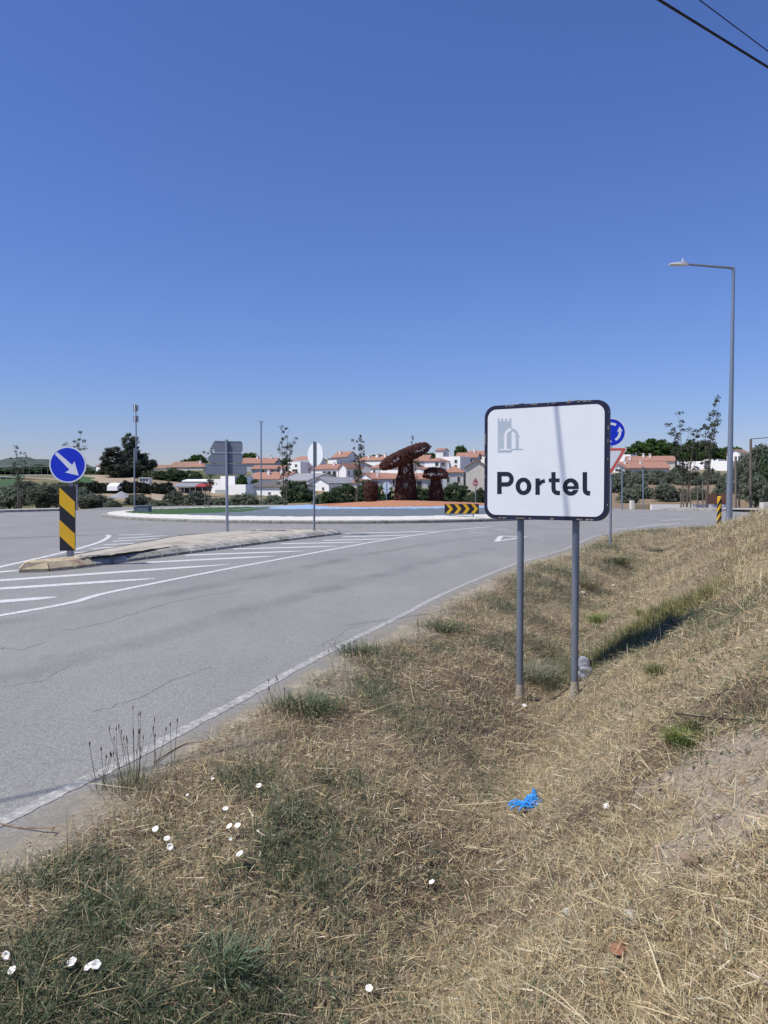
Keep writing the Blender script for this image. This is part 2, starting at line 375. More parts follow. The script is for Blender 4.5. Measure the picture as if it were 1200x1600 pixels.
rgt = sst(.22, .3, XX / np.maximum(YY, 1)) * (1 - sst(110, 150, YY)); fc = mix(fc, np.array([.25, .185, .125]), rgt)
col = mix(col, fc, farw)
gm = np_mesh('ground', np.stack([XX, YY, ZZ], 1), quads, M['soil'], col, True)
ground = tag(link('ground', gm), kind='structure')
hill = MB()
HN = 60; hv = []; hf = []
for j in range(24):
    for i in range(HN):
        px = -230 + 430 * i / (HN - 1); dd = 1250 + 40 * j
        base = P(px, 740, dd); u = (px - 40) / 130; ridge = math.exp(-u * u) * 37 + 14 + 1.5 * math.sin(px * .06)
        hv.append((base.x, dd, 12 + ridge * math.exp(-((j - 11) / 7) ** 2) + random.uniform(-2.2, 2.2)))
for j in range(23):
    for i in range(HN - 1): hf.append([j * HN + i, j * HN + i + 1, (j + 1) * HN + i + 1, (j + 1) * HN + i])
hill.add(hv, hf); tag(hill.build('hill', M['forest_hill'], smooth=True), kind='structure')

# ------------------------------------------------------------------ road, kerbs, markings
RC = Vector((-2.5, 43.3, 0)); RR = 12.6
def offset_line(pts, d):
    out = []
    for i, p in enumerate(pts):
        t = (pts[min(i + 1, len(pts) - 1)] - pts[max(i - 1, 0)]); t.z = 0; t.normalize()
        out.append(p + Vector((t.y, -t.x, 0)) * d)
    return out
near_edge = [p + Vector((random.uniform(-.02, .02), random.uniform(-.02, .02), 0)) for p in offset_line(EDGE_S, .40)]
far_right = [Vector((75, 47, 0)), Vector((26, 46.2, 0)), Vector((20.5, 46.6, 0)), Vector((17.6, 48.5, 0))]
arc = [RC + Vector((math.cos(a), math.sin(a), 0)) * 20.5 for a in [R(20 + 8 * k) for k in range(0, 17)]]
far_left = [Vector((-19.5, 47.5, 0)), Vector((-22, 44.6, 0)), Vector((-27, 43.2, 0)), Vector((-75, 41.5, 0))]
left_side = [Vector((-75, 33, 0)), Vector((-24, 31, 0)), Vector((-17, 24, 0)), Vector((-13, 12, 0)), Vector((-14, -11, 0))]
road_poly = near_edge + far_right + arc + far_left + left_side
rb = MB(); rb.add(road_poly, [list(range(len(road_poly)))])
road = tag(rb.build('road', M['asphalt'], fix=False), kind='structure')
if road.data.polygons[0].normal.z < 0: road.data.flip_normals()

def ribbon(pts, w, z=.004):
    pts = [Vector((p[0], p[1], z)) for p in pts]; a = offset_line(pts, w / 2); b = offset_line(pts, -w / 2); n = len(pts)
    return MB().add(a + b, [[i, i + 1, n + i + 1, n + i] for i in range(n - 1)])
def up(o):
    me = o.data
    if sum(p.normal.z for p in me.polygons) < 0: me.flip_normals()
    return o
def skirt(o, dz=.006):                                            # paint and tar have a thickness: close the sheet's rim down to the asphalt
    bm = bmesh.new(); bm.from_mesh(o.data); e = [x for x in bm.edges if len(x.link_faces) == 1]
    r = bmesh.ops.extrude_edge_only(bm, edges=e)
    for v in [g for g in r['geom'] if isinstance(g, bmesh.types.BMVert)]: v.co.z -= dz
    bm.to_mesh(o.data); bm.free(); return o
def rough_ribbon(pts, w, m, name, jit=.012, z=.004, n=40):
    pts = smooth_line([Vector((p[0], p[1], z)) for p in pts], n) if len(pts) > 2 else [Vector(pts[0]).lerp(Vector(pts[1]), k / n) for k in range(n + 1)]
    for p in pts: p.z = z
    ja, jb = [random.uniform(-jit, jit) for _ in pts], [random.uniform(-jit, jit) for _ in pts]; k = len(pts); L_, R_ = offset_line(pts, w / 2), offset_line(pts, -w / 2)
    a = [p + (p - q) * (j / w) for p, q, j in zip(L_, R_, ja)]; b = [q + (q - p) * (j / w) for p, q, j in zip(L_, R_, jb)]
    return skirt(up(MB().add(a + b, [[i, i + 1, k + i + 1, k + i] for i in range(k - 1)]).build(name, m, road, fix=False)))
rough_ribbon(EDGE[1:-2], .082, M['paint_worn'], 'edge_line', .008, n=12)
rough_ribbon([(-8.2, 2.5, 0)] + [G(*p) for p in ((0, 962), (175, 925), (350, 890), (480, 866), (600, 844), (700, 829), (768, 823))], .12, M['paint'], 'lane_line', .006, n=10)
def stripe(a, b, w=.27, m='paint'):
    p, q = G(*a), G(*b); d = (q - p).normalized(); nrm = Vector((d.y, -d.x, 0)); n = 8
    A = []; B = []
    for k in range(n + 1):
        t = k / n; ww = w / 2 * (1 if t < .82 else 1 - (t - .82) / .18 * .75); j = random.uniform(-.008, .008)
        c = p.lerp(q, t); c.z = .004; A.append(c + nrm * (ww + j)); B.append(c - nrm * (ww - j))
    return skirt(up(MB().add(A + B, [[i, i + 1, n + 2 + i, n + 1 + i] for i in range(n)]).build('hatch_stripe', M[m], road, fix=False)))
for a, b in (((-60, 945), (88, 933)), ((-60, 924), (243, 904)), ((-20, 908.5), (358, 882)), ((230, 879), (430, 869)), ((290, 867.7), (477, 861)),
             ((365, 858), (527, 853.5)), ((440, 849.8), (569, 847)), ((507, 844.5), (609, 842)), ((537, 839), (642, 836)), ((541, 833.6), (684, 830))):
    stripe(a, b)
for a, b in (((185, 841.5), (264, 836.5)), ((177, 846), (254, 841.5)), ((163, 851.5), (228, 848)), ((145, 857.5), (205, 853.5)), ((118, 864), (165, 861)),
             ((83, 872.5), (115, 870)), ((37, 882.5), (75, 880.5)), ((-30, 897), (30, 891)), ((186, 836), (240, 835.2))):
    stripe(a, b, .2)
rough_ribbon([G(*p) for p in ((-60, 900), (0, 886), (60, 872.5), (120, 858), (157, 846.5), (170, 838.5), (168, 836))], .13, M['paint'], 'lane_line', .006, n=10)
rough_ribbon([G(*p) for p in ((0, 841.5), (60, 839), (160, 835.4))], .08, M['tar'], 'road_joint', .03, n=12)
for a, b in (((736, 828), (753, 827.6)), ((774, 827.2), (797, 827)), ((735, 832.3), (758, 832)), ((962, 826.5), (1010, 824.5)), ((998, 823), (1062, 818)), ((1033, 813.5), (1085, 810.5))):
    stripe(a, b, .35, 'paint_worn')
tri = [G(776, 846), G(783, 837.5), G(822, 839)]
for i in range(3): rough_ribbon([tri[i], tri[(i + 1) % 3]], .14, M['paint'], 'yield_triangle', .005, n=6, z=.004 + .0012 * i)
# cracks and sealed joints
def crack(px, w, seed):
    r = random.Random(seed); pts = [G(*p) for p in px]; out = []
    for a, b in zip(pts[:-1], pts[1:]):
        k = max(4, int((b - a).length / .12))
        for i in range(k):
            c = a.lerp(b, i / k) + Vector((r.uniform(-.03, .03), r.uniform(-.03, .03), 0)); out.append(c)
    out.append(pts[-1]); n = len(out); A = []; B = []
    for p, q in zip(offset_line(out, .5), offset_line(out, -.5)):
        c = (p + q) / 2; d = (p - q) * w * .6 * r.uniform(.1, 1.2) ; A.append(c + d / 2 + Vector((0, 0, .0015))); B.append(c - d / 2 + Vector((0, 0, .0015)))
    skirt(up(MB().add(A + B, [[i, i + 1, n + i + 1, n + i] for i in range(n - 1)]).build('asphalt_crack', M['tar'], road, fix=False)))
crack([(100, 986), (150, 976), (200, 962), (262, 943), (310, 932), (380, 921)], .022, 1)
crack([(0, 1012), (30, 1016), (70, 1004)], .02, 2)
crack([(150, 1112), (200, 1097), (270, 1062), (330, 1042)], .010, 3)
crack([(500, 1010), (560, 975)], .006, 4)
crack([(0, 1075), (60, 1065), (110, 1040)], .008, 5)
# dark tyre-polished bands following the lane
tm = mat('tyre_polish', (.17, .17, .175), .75, .1, 40)
def alpha_patch(m, sc, lo, hi, amax):
    n = m.node_tree.nodes; l = m.node_tree.links; b = n['Principled BSDF']
    a = n.new('ShaderNodeAttribute'); a.attribute_name = 'col'; g = n.new('ShaderNodeNewGeometry')
    t = n.new('ShaderNodeTexNoise'); t.inputs['Scale'].default_value = sc; t.inputs['Detail'].default_value = 5; l.new(g.outputs['Position'], t.inputs['Vector'])
    mr = n.new('ShaderNodeMapRange'); mr.inputs['From Min'].default_value = lo; mr.inputs['From Max'].default_value = hi; mr.inputs['To Max'].default_value = amax; l.new(t.outputs['Fac'], mr.inputs['Value'])
    s = n.new('ShaderNodeSeparateColor'); l.new(a.outputs['Color'], s.inputs['Color'])
    x = n.new('ShaderNodeMath'); x.operation = 'MULTIPLY'; l.new(mr.outputs['Result'], x.inputs[0]); l.new(s.outputs['Red'], x.inputs[1]); l.new(x.outputs[0], b.inputs['Alpha'])
alpha_patch(tm, 1.2, .3, .75, .24)
def band(px, w, name='tyre_track', z=.0010):
    c = smooth_line([G(*p) for p in px], 12); offs = [-.5, -.25, 0, .25, .5]; al = [0, .75, 1, .75, 0]; vs_ = []; cs = []; k = len(c)
    for o, a in zip(offs, al):
        for i, p in enumerate(offset_line(c, o * w)): vs_.append((p.x, p.y, z)); e = min(1, i / 8, (k - 1 - i) / 8); cs.append((a * e,) * 3)
    f = [[j * k + i, (j + 1) * k + i, (j + 1) * k + i + 1, j * k + i + 1] for j in range(4) for i in range(k - 1)]
    up(link(name, np_mesh(name, np.array(vs_), np.array(f), tm, np.array(cs)), road))
band([(-200, 1010), (0, 975), (200, 940), (350, 912), (480, 886), (600, 862), (720, 843), (860, 828)], .55)
band([(-300, 1130), (0, 1060), (200, 1008), (400, 950), (560, 908), (700, 872), (800, 850)], .6, z=.0013)

# dust and grit drifting from the verge over the edge of the asphalt
dm = mat('road_dust', (.34, .30, .235), .95, .2, 25)
alpha_patch(dm, 4.0, .30, .62, 1.0)
dl = smooth_line(EDGE[1:-1], 22); dvs = []; dcs = []; nd = len(dl)
for o_, a_ in ((-.12, 0), (.05, .12), (.14, .65), (.26, 1), (.44, 1)):
    for p in offset_line(dl, o_): dvs.append((p.x, p.y, .0050)); dcs.append((a_,) * 3)
dfs = [[j * nd + i, (j + 1) * nd + i, (j + 1) * nd + i + 1, j * nd + i + 1] for j in range(4) for i in range(nd - 1)]
up(link('edge_dust', np_mesh('edge_dust', np.array(dvs), np.array(dfs), dm, np.array(dcs)), road))

# left and right far kerbs with pavement
def kerb_run(pts, name, w=.18, h=.13, back=1.3, m='kerb', mback='concrete', side=1):
    t = tag(thing(name, (pts[0].x, pts[0].y, 0)), kind='structure')
    a = pts; b = offset_line(pts, side * w); c = offset_line(pts, side * (w + back)); n = len(pts); k = MB()
    def strip(mb, p, q, zp, zq): mb.add([Vector((v.x, v.y, zp)) for v in p] + [Vector((v.x, v.y, zq)) for v in q], [[i, i + 1, n + i + 1, n + i] for i in range(n - 1)])
    strip(k, a, a, -.05, h); strip(k, a, b, h, h); strip(k, b, b, h, -.05); k.build('kerb', M[m], t)
    if back:
        k2 = MB(); strip(k2, offset_line(pts, side * (w + .003)), c, h - .01, h + .02); strip(k2, c, c, h + .02, -.4); k2.build('paving', M[mback], t)
    return t
kerb_run(smooth_line(far_left, 6), 'pavement', side=1)
kerb_run(smooth_line([Vector((17.6, 48.5, 0)), Vector((20.5, 46.6, 0)), Vector((26, 46.2, 0)), Vector((75, 47, 0))], 6), 'pavement', side=-1, back=2.2)

# splitter island
isl_r = [(-6.35, 13.35), (-5.95, 13.5), (-5.62, 14.0), (-5.15, 15.2), (-4.3, 17.3), (-3.05, 20.3), (-1.55, 23.7)]
isl_l = [(-1.35, 24.35), (-1.75, 24.75), (-3.9, 24.3), (-5.75, 21.9), (-6.15, 19), (-6.35, 16.5), (-6.6, 14.2)]
loop = smooth_line([Vector((a, b, 0)) for a, b in isl_r + isl_l + isl_r[:1]], 6)[:-1]
island = tag(thing('traffic_island', (-4.5, 18, 0), 'long wedge of slanted kerb stones with a dusty top splitting the two lanes', 'traffic island'))
cen = Vector((-4.6, 19.5, 0))
def inset(pts, d):                                            # closed loop, inward
    n = len(pts); out = []
    for i in range(n):
        t = pts[(i + 1) % n] - pts[i - 1]; t.normalize(); q = Vector((-t.y, t.x, 0)); out.append(pts[i] + q * d)
    return out
ins = inset(loop, .30)
if sum(((a - cen).length - (b - cen).length) for a, b in zip(loop, ins)) < 0: ins = inset(loop, -.30)
top = MB(); n_ = len(ins); tc_ = Vector((-4.7, 19.0, .2))
mid = [p.lerp(Vector((-4.55 + (p.y - 19) * .1, max(15.0, min(23.3, p.y)), 0)), .5) for p in ins]
top.add([Vector((p.x, p.y, .135)) for p in ins] + [Vector((p.x, p.y, .175 + random.uniform(-.012, .012))) for p in mid] + [tc_],
        [[i, (i + 1) % n_, n_ + (i + 1) % n_, n_ + i] for i in range(n_)] + [[n_ + i, n_ + (i + 1) % n_, 2 * n_] for i in range(n_)])
top.build('island_surface', M['island_top'], island, smooth=True)
# kerb stones by arc length
def resample(a, b, step):
    out = [(a[0], b[0])]; acc = 0
    n = len(a)
    for i in range(n):
        p, q = a[i], a[(i + 1) % n]; L = (q - p).length; s = 0
        while acc + (L - s) >= step:
            s += step - acc; acc = 0; t = s / L; out.append((p.lerp(q, t), b[i].lerp(b[(i + 1) % n], t)))
        acc += L - s
    return out
ks = resample(loop, ins, .5)
for i in range(len(ks)):
    (a, ai), (b, bi) = ks[i], ks[(i + 1) % len(ks)]
    g_ = .035; a2, b2 = a.lerp(b, g_), b.lerp(a, g_); ai2, bi2 = ai.lerp(bi, g_), bi.lerp(ai, g_)
    is_nose = (a.y < 14.05); hh = .145 + random.uniform(-.008, .008) + (.05 if is_nose else 0); e = .05
    ao, bo = a2.lerp(ai2, .0), b2.lerp(bi2, .0); V = lambda p, z: Vector((p.x, p.y, z))
    am, bm_ = a2.lerp(ai2, .35), b2.lerp(bi2, .35)
    k = MB(); k.add([V(ao, -.03), V(bo, -.03), V(ao, e), V(bo, e), V(am, hh * .8), V(bm_, hh * .8), V(ai2, hh), V(bi2, hh), V(ai2, -.03), V(bi2, -.03)],
                    [[0, 1, 3, 2], [2, 3, 5, 4], [4, 5, 7, 6], [6, 7, 9, 8], [0, 2, 4, 6, 8], [1, 9, 7, 5, 3]])
    o = k.build('kerb_stone', M['nose'] if is_nose else M['kerb'], island)
rough_ribbon([p + Vector((.02, -.03, 0)) for p in loop[:42]], .10, M['tar'], 'gutter_dirt', .03, n=2, z=.003)

# ------------------------------------------------------------------ roundabout
rbt = tag(thing('roundabout', RC), kind='structure')
ring = [RC + Vector((math.cos(2 * math.pi * k / 140), math.sin(2 * math.pi * k / 140), 0)) for k in range(140)]
kb = MB(); prof = [(RR, -.03), (RR, .10), (RR - .05, .13), (RR - .28, .13), (RR - .28, 0)]
kv = [RC + (p - RC) * r + Vector((0, 0, z)) for r, z in prof for p in ring]
kb.add(kv, [[j * 140 + i, j * 140 + (i + 1) % 140, (j + 1) * 140 + (i + 1) % 140, (j + 1) * 140 + i] for j in range(4) for i in range(140)]); kb.build('kerb', M['kerb'], rbt, smooth=True)
def mound_z(x, y):
    r = math.hypot(x - RC.x, y - RC.y)
    if r > 11.2: return .13 + (.16 - .016 * max(0, y - 34)) * min(1, (12.35 - r) / 1.15)
    base = .29 - .016 * max(0, y - 34); q = math.hypot((x - 1.4) * (1.3 if x < 1.4 else 1.15), y - 43.3)
    return max(base, .78 - .047 * math.sqrt(q * q + .8)) if r < 10.9 else base
zones = {k: MB() for k in ('white_gravel', 'slate_gravel', 'blue_gravel', 'orange_gravel', 'lawn')}
def zone(x, y):
    r = math.hypot(x - RC.x, y - RC.y); wob = .35 * math.sin(3 * math.atan2(y - 43, x - 1) + 1)
    if r > 11.4 and (y < RC.y + 1 or r > 12.0): return 'white_gravel'
    if math.hypot(x - 1.4, (y - 43.3)) < 5.6 + wob: return 'orange_gravel'
    if math.hypot((x - .9) / 7.4, (y - 43.6) / 7.1) < 1: return 'blue_gravel'
    if x < -8.2 + .35 * (y - 36) : return 'lawn' if y < 44 or x < -9 else 'slate_gravel'
    return 'slate_gravel'
NR, NA = 56, 260
def mp(i, k):
    r = 12.33 * i / NR; a = 2 * math.pi * k / NA; x, y = RC.x + r * math.cos(a), RC.y + r * math.sin(a)
    return Vector((x, y, mound_z(x, y) + (random.uniform(-.012, .012) if 0 < i < NR else 0)))
grid = [[mp(i, k) for k in range(NA)] for i in range(NR + 1)]
for i in range(NR):
    for k in range(NA):
        q = [grid[i][k], grid[i + 1][k], grid[i + 1][(k + 1) % NA], grid[i][(k + 1) % NA]]; c = sum(q, Vector()) / 4
        zones[zone(c.x, c.y)].add(q, [[0, 1, 2, 3]])
for k, mb in zones.items(): up(mb.build(k, M[k], rbt, fix=False))

# ------------------------------------------------------------------ signs
def disc(c, r, n=40): return [(c[0] + r * math.cos(2 * math.pi * k / n), c[1] + r * math.sin(2 * math.pi * k / n)) for k in range(n)]
def frame_fn(o, ux, nrm):                                      # sign-plane coords: u right, v up, w towards viewer
    ux = Vector(ux).normalized(); nrm = Vector(nrm).normalized(); o = Vector(o)
    return lambda u, v, w_=0: o + ux * u + Vector((0, 0, 1)) * v + nrm * w_
def rrect(x0, y0, x1, y1, r, n=8):
    pts = []
    for cx, cy, a0 in ((x1 - r, y1 - r, 0), (x0 + r, y1 - r, 90), (x0 + r, y0 + r, 180), (x1 - r, y0 + r, 270)):
        for k in range(n + 1): a = R(a0 + 90 * k / n); pts.append((cx + r * math.cos(a), cy + r * math.sin(a)))
    return pts
def plane_map(o, ux, nrm):                                      # photo pixel -> (u, v) on that plane
    o = Vector(o); nrm = Vector(nrm).normalized(); ux = Vector(ux).normalized()
    def f(x, y):
        d = ray(x, y); c = Vector((0, 0, CAM_H)); t = (o - c).dot(nrm) / d.dot(nrm); p = c + d * t - o
        return (p.dot(ux), p.z)
    return f
def stroke(pts, w, fn_uv=None, n=1):                            # thick polyline -> list of quads polygon (2-D)
    pts = [Vector((p[0], p[1])) for p in pts]; L = []; Rr = []
    for i, p in enumerate(pts):
        a = (p - pts[i - 1]).normalized() if i else None; b = (pts[i + 1] - p).normalized() if i < len(pts) - 1 else None
        t = ((a or b) + (b or a)).normalized(); q = Vector((-t.y, t.x)); c = max(.5, q.dot(Vector((-(a or b).y, (a or b).x))))
        L.append(p + q * w / 2 / c); Rr.append(p - q * w / 2 / c)
    return L, Rr
def arc_pts(c, rx, ry, a0, a1, n=22): return [(c[0] + rx * math.cos(R(a0 + (a1 - a0) * k / n)), c[1] + ry * math.sin(R(a0 + (a1 - a0) * k / n))) for k in range(n + 1)]

# --- town sign
pl = P(757, 720, 6.56); pr = P(951, 720, 6.01); ux = Vector((pr.x - pl.x, pr.y - pl.y, 0)).normalized(); nm = Vector((ux.y, -ux.x, 0))
SO = Vector((pl.x, pl.y, 0)); fn = frame_fn(SO, ux, nm); pm = plane_map(SO, ux, nm)
c4 = lambda x, y: pm(740 + x / 5, 600 + y / 5)
W_ = pm(951, 720)[0]; zb, zt = pm(757, 809.5)[1], pm(757, 634)[1]
zb = (zb + pm(950, 815.5)[1]) / 2; zt = (zt + pm(950, 624.5)[1]) / 2
lb = hz(*fn(0.25 * W_, 0)[:2])
sign = thing('town_sign', fn(W_ / 2, lb, 0), 'large white town entry sign reading Portel on two grey posts in the dry ditch', 'road sign')
MB().prism(rrect(0, zb, W_, zt, .10), fn, -.045, 0).build('sign_border', M['sign_navy'], sign)
brd = .034
face = MB().prism(rrect(brd * .9, zb + brd, W_ - brd, zt - brd, .075), fn, -.002, .003).build('sign_face', M['sign_white'], sign)
def ink(name, polys, m, parent, a=.003, b=.0045):
    k = MB()
    for p in polys: k.prism(p, fn, a, b)
    return k.build(name, m, parent)
def stroke_poly(pts, w):                                        # pts in crop pixels, w in crop pixels
    L, Rr = stroke(pts, w); return [[c4(*L[i]), c4(*L[i + 1]), c4(*Rr[i + 1]), c4(*Rr[i])] for i in range(len(L) - 1)]
def ring_poly(pts_o, pts_i): return [[c4(*pts_o[i]), c4(*pts_o[i + 1]), c4(*pts_i[i + 1]), c4(*pts_i[i])] for i in range(len(pts_o) - 1)]
def add_strip(k, quads_):                                       # contiguous strip as one welded prism chain
    for q in quads_: k.prism(q, fn, .003, .0045)
def letter(parts):
    k = MB()
    for q in parts: add_strip(k, q)
    o = k.build('letter', M['sign_ink'], face)
    return o
letter([stroke_poly([(203, 686), (203, 859)], 35), stroke_poly([(221, 703)] + [(258, 703)] + arc_pts((260, 743.5), 38, 40.5, -88, 88, 18) + [(221, 784)], 34)])
letter([ring_poly(arc_pts((391, 799), 62, 68, 0, 360, 36), arc_pts((391, 799), 27, 36, 0, 360, 36))])
letter([stroke_poly([(501, 737), (501, 865)], 34), stroke_poly([(512, 785), (520, 773), (532, 764), (544, 759), (558, 757)], 28)])
letter([stroke_poly([(625, 688), (625, 815), (629, 834), (641, 846), (655, 851), (676, 850)], 33), stroke_poly([(588, 752), (609, 752)], 29), stroke_poly([(642, 752), (673, 752)], 29)])
letter([ring_poly(arc_pts((760, 804), 63, 68, 20, 352, 34), arc_pts((759, 804), 27, 36, 38, 352, 34)), stroke_poly([(728, 809), (822, 809)], 23)])
letter([stroke_poly([(870, 688), (870, 822), (874, 840), (886, 851), (911, 855)], 35)])
emb = thing('x', (0, 0, 0)); bpy.data.objects.remove(emb)
tw = [(190, 534), (190, 268), (203, 268), (203, 288), (218, 288), (218, 270), (233, 270), (233, 288), (248, 288), (248, 270), (263, 270), (263, 288), (279, 288), (279, 270), (296, 268), (296, 534)]
ke = MB()
for rect in ((190, 290, 296, 534), (190, 268, 202, 290), (216, 270, 232, 290), (246, 270, 262, 290), (280, 268, 296, 290)):
    x0, y0, x1, y1 = rect; ke.prism([c4(x0, y0), c4(x1, y0), c4(x1, y1), c4(x0, y1)], fn, .003, .0043)
emblem = ke.build('tower_emblem', M['emblem'], face)
kw = MB()
def strip_to(k, quads_, a, b):
    for q in quads_: k.prism(q, fn, a, b)
lo_o = [(240, 508), (240, 400)] + arc_pts((296, 402), 54, 56, 180, 270, 12); lo_i = [(262, 508), (262, 404)] + arc_pts((296, 404), 33, 36, 180, 270, 12)
strip_to(kw, ring_poly(lo_o, lo_i), .0043, .0056)
strip_to(kw, [[c4(232, 414), c4(270, 414), c4(270, 421), c4(232, 421)], [c4(205, 508), c4(296, 508), c4(296, 520), c4(205, 520)]], .0058, .0064)
kw.build('arch_left', M['sign_white'], emblem)
kg = MB()
hi_o = arc_pts((296, 402), 56, 56, 270, 360, 12) + [(352, 504)]; hi_i = arc_pts((296, 404), 34, 36, 270, 360, 12) + [(330, 504)]
strip_to(kg, ring_poly(hi_o, hi_i), .003, .0043)
strip_to(kg, [[c4(322, 409), c4(362, 409), c4(362, 414), c4(322, 414)], [c4(298, 506), c4(372, 504), c4(398, 514), c4(298, 517)]], .003, .0041)
kg.build('arch_right', M['emblem'], face)
for u_, px_, py_ in ((pm(808, 820)[0], 808, 1106), (pm(895, 820)[0], 895, 1104)):
    b = fn(u_, 0, -.08); zg = hz(b.x, b.y)
    MB().tube([(b.x, b.y, zg - .1), (b.x, b.y, zt + .012)], .029, 16).build('post', M['post_grey'], sign, smooth=True)
    MB().tube([(b.x, b.y, zg - .1), (b.x + .003, b.y, zg + .07), (b.x, b.y, zg + .13)], [.043, .036, .031], 12).build('post_foot', M['post_foot'], sign, smooth=True)
    cap = MB()
    for k in range(5): cap.tube([(b.x - .05 + .025 * k, b.y + .05 , zt - .004), (b.x - .05 + .025 * k, b.y + .05, zt + .012 + .014 * random.random())], [.02, .006], 6)
    cap.build('post_cap', M['post_foot'], sign)
    for zc in (zb + .15, zt - .15): MB().box((b.x, b.y + .005, zc), (.09, .07, .05), math.atan2(ux.y, ux.x)).build('clamp', M['galv'], sign)
flk = MB()                                                      # lichen and flaked paint along the border
for k in range(46):
    e = random.random(); side = random.choice('tttblbr')
    u0, v0 = {'t': (e * W_, zt - .008), 'b': (e * W_, zb + .01), 'l': (.006, zb + e * (zt - zb)), 'r': (W_ - .006, zb + e * (zt - zb))}[side]
    if (side in 'tb' and not .09 < u0 < W_ - .09) or (side in 'lr' and not zb + .09 < v0 < zt - .09): continue
    a_, b_ = (random.uniform(.006, .03), random.uniform(.003, .007)) if side in 'tb' else (random.uniform(.003, .005), random.uniform(.006, .03))
    flk.prism([(u0 + a_ * math.cos(t) * random.uniform(.6, 1), v0 + b_ * math.sin(t) * random.uniform(.6, 1)) for t in np.linspace(0, 6.283, 8)[:-1]], fn, 0, .002)
o = flk.build('flaked_paint', M['post_foot'], sign); o['kind'] = 'stuff'

# --- keep-right sign on the island
kb_ = G(107, 872, .155); ky = kb_.y
fnk = frame_fn((kb_.x, ky, 0), (1, 0.05, 0), (.05, -1, 0)); pmk = plane_map((kb_.x, ky, 0), (1, .05, 0), (.05, -1, 0))
ks_ = thing('keep_right_sign', (kb_.x, ky, .15), 'round blue sign with a white arrow above a black and yellow striped panel', 'traffic sign')
MB().tube([(kb_.x + .04, ky + .07, .1), (kb_.x + .04, ky + .07, pmk(106, 690)[1] - .1)], .034, 12).build('post', M['galv'], ks_, smooth=True)
cx, cz = pmk(105.7, 726); rd = pmk(134.5, 726)[0] - cx
dk = MB().prism(disc((cx, cz), rd, 48), fnk, -.025, 0).build('disc_rim', M['sign_white'], ks_)
bl = MB().prism(disc((cx, cz), rd * .925, 48), fnk, 0, .002).build('blue_disc', M['sign_blue'], ks_)
c1 = lambda x, y: pmk(x / 9.231, 690 + y / 9.231)
MB().prism([c1(*p) for p in ((826, 150), (1040, 335), (1075, 285), (1135, 490), (940, 445), (1003, 405), (790, 182))], fnk, .002, .004).build('arrow', M['sign_white'], bl)
cp = lambda x, y: pmk(x / 4, 620 + y / 4)
pan = MB().prism([cp(371, 560), cp(470, 560), cp(470, 962), cp(373, 962)], fnk, -.02, 0).build('striped_panel', M['black'], ks_)
for q in (((371, 566), (468, 657), (468, 758), (371, 672)), ((371, 767), (468, 857), (468, 958), (371, 868))):
    MB().prism([cp(*p) for p in q], fnk, 0, .002).build('yellow_stripe', M['yellow'], pan)
MB().box(fnk(pmk(107, 865)[0], .24, -.05), (.085, .05, .3)).build('panel_bracket', M['galv'], ks_)

# --- direction sign (back view) and give-way style disc (back view)
b = G(355, 832, .15); dt = thing('direction_sign', (b.x, b.y, .15), 'grey backs of three stacked direction panels on one post standing on the island', 'traffic sign')
nB = Vector((-.13, -1, 0)).normalized(); uB = Vector((1, -.13, 0)).normalized(); fb = frame_fn((b.x, b.y, 0), uB, nB); pb = plane_map((b.x, b.y, 0), uB, nB)
MB().tube([(b.x, b.y, .1), (b.x, b.y, pb(354, 687)[1])], .042, 12).build('post', M['galv'], dt, smooth=True)
for poly in ([(334, 688.5), (375, 689.5), (377.5, 692), (377.5, 704.5), (375, 707), (335, 706.5), (329, 697.5)], [(331, 707), (375, 707.4), (377.5, 710), (377.5, 721.5), (375, 724.2), (328, 724), (322.5, 716)], [(319.5, 724.4), (384, 724.8), (384, 742), (319.5, 741)]):
    MB().prism([pb(*p) for p in poly], fb, -.09, -.06).build('panel', M['grey_back'], dt)
    u0 = [pb(*p) for p in poly]; um = min(p[0] for p in u0) + .05; ux_ = max(p[0] for p in u0) - .03; vt, vb_ = max(p[1] for p in u0), min(p[1] for p in u0)
    for vv in (vt - .03, vb_ + .03): MB().prism([(um + .06, vv - .012), (ux_, vv - .012), (ux_, vv + .012), (um + .06, vv + .012)], fb, -.06, -.054).build('stiffener', M['grey_back'], dt)
b = G(491, 829, .15); gt = thing('round_sign', (b.x, b.y, .15), 'white back of a round sign turned sideways on a thin post at the island end', 'traffic sign')
aa = R(-44); uB = Vector((math.cos(aa), math.sin(aa), 0)); nB = Vector((math.sin(aa), -math.cos(aa), 0)); fb = frame_fn((b.x, b.y, 0), uB, nB); zc = P(492, 710, b.y).z
MB().tube([(b.x, b.y, .1), (b.x, b.y, zc + .40)], .032, 10).build('post', M['post_grey'], gt, smooth=True)
MB().prism(disc((0, zc), .36, 40), fb, -.07, -.05).build('disc', M['sign_white'], gt)
MB().prism([(-.06, zc - .36), (.06, zc - .36), (.06, zc + .37), (-.06, zc + .37)], fb, -.05, -.02).build('backing_bar', M['post_grey'], gt)

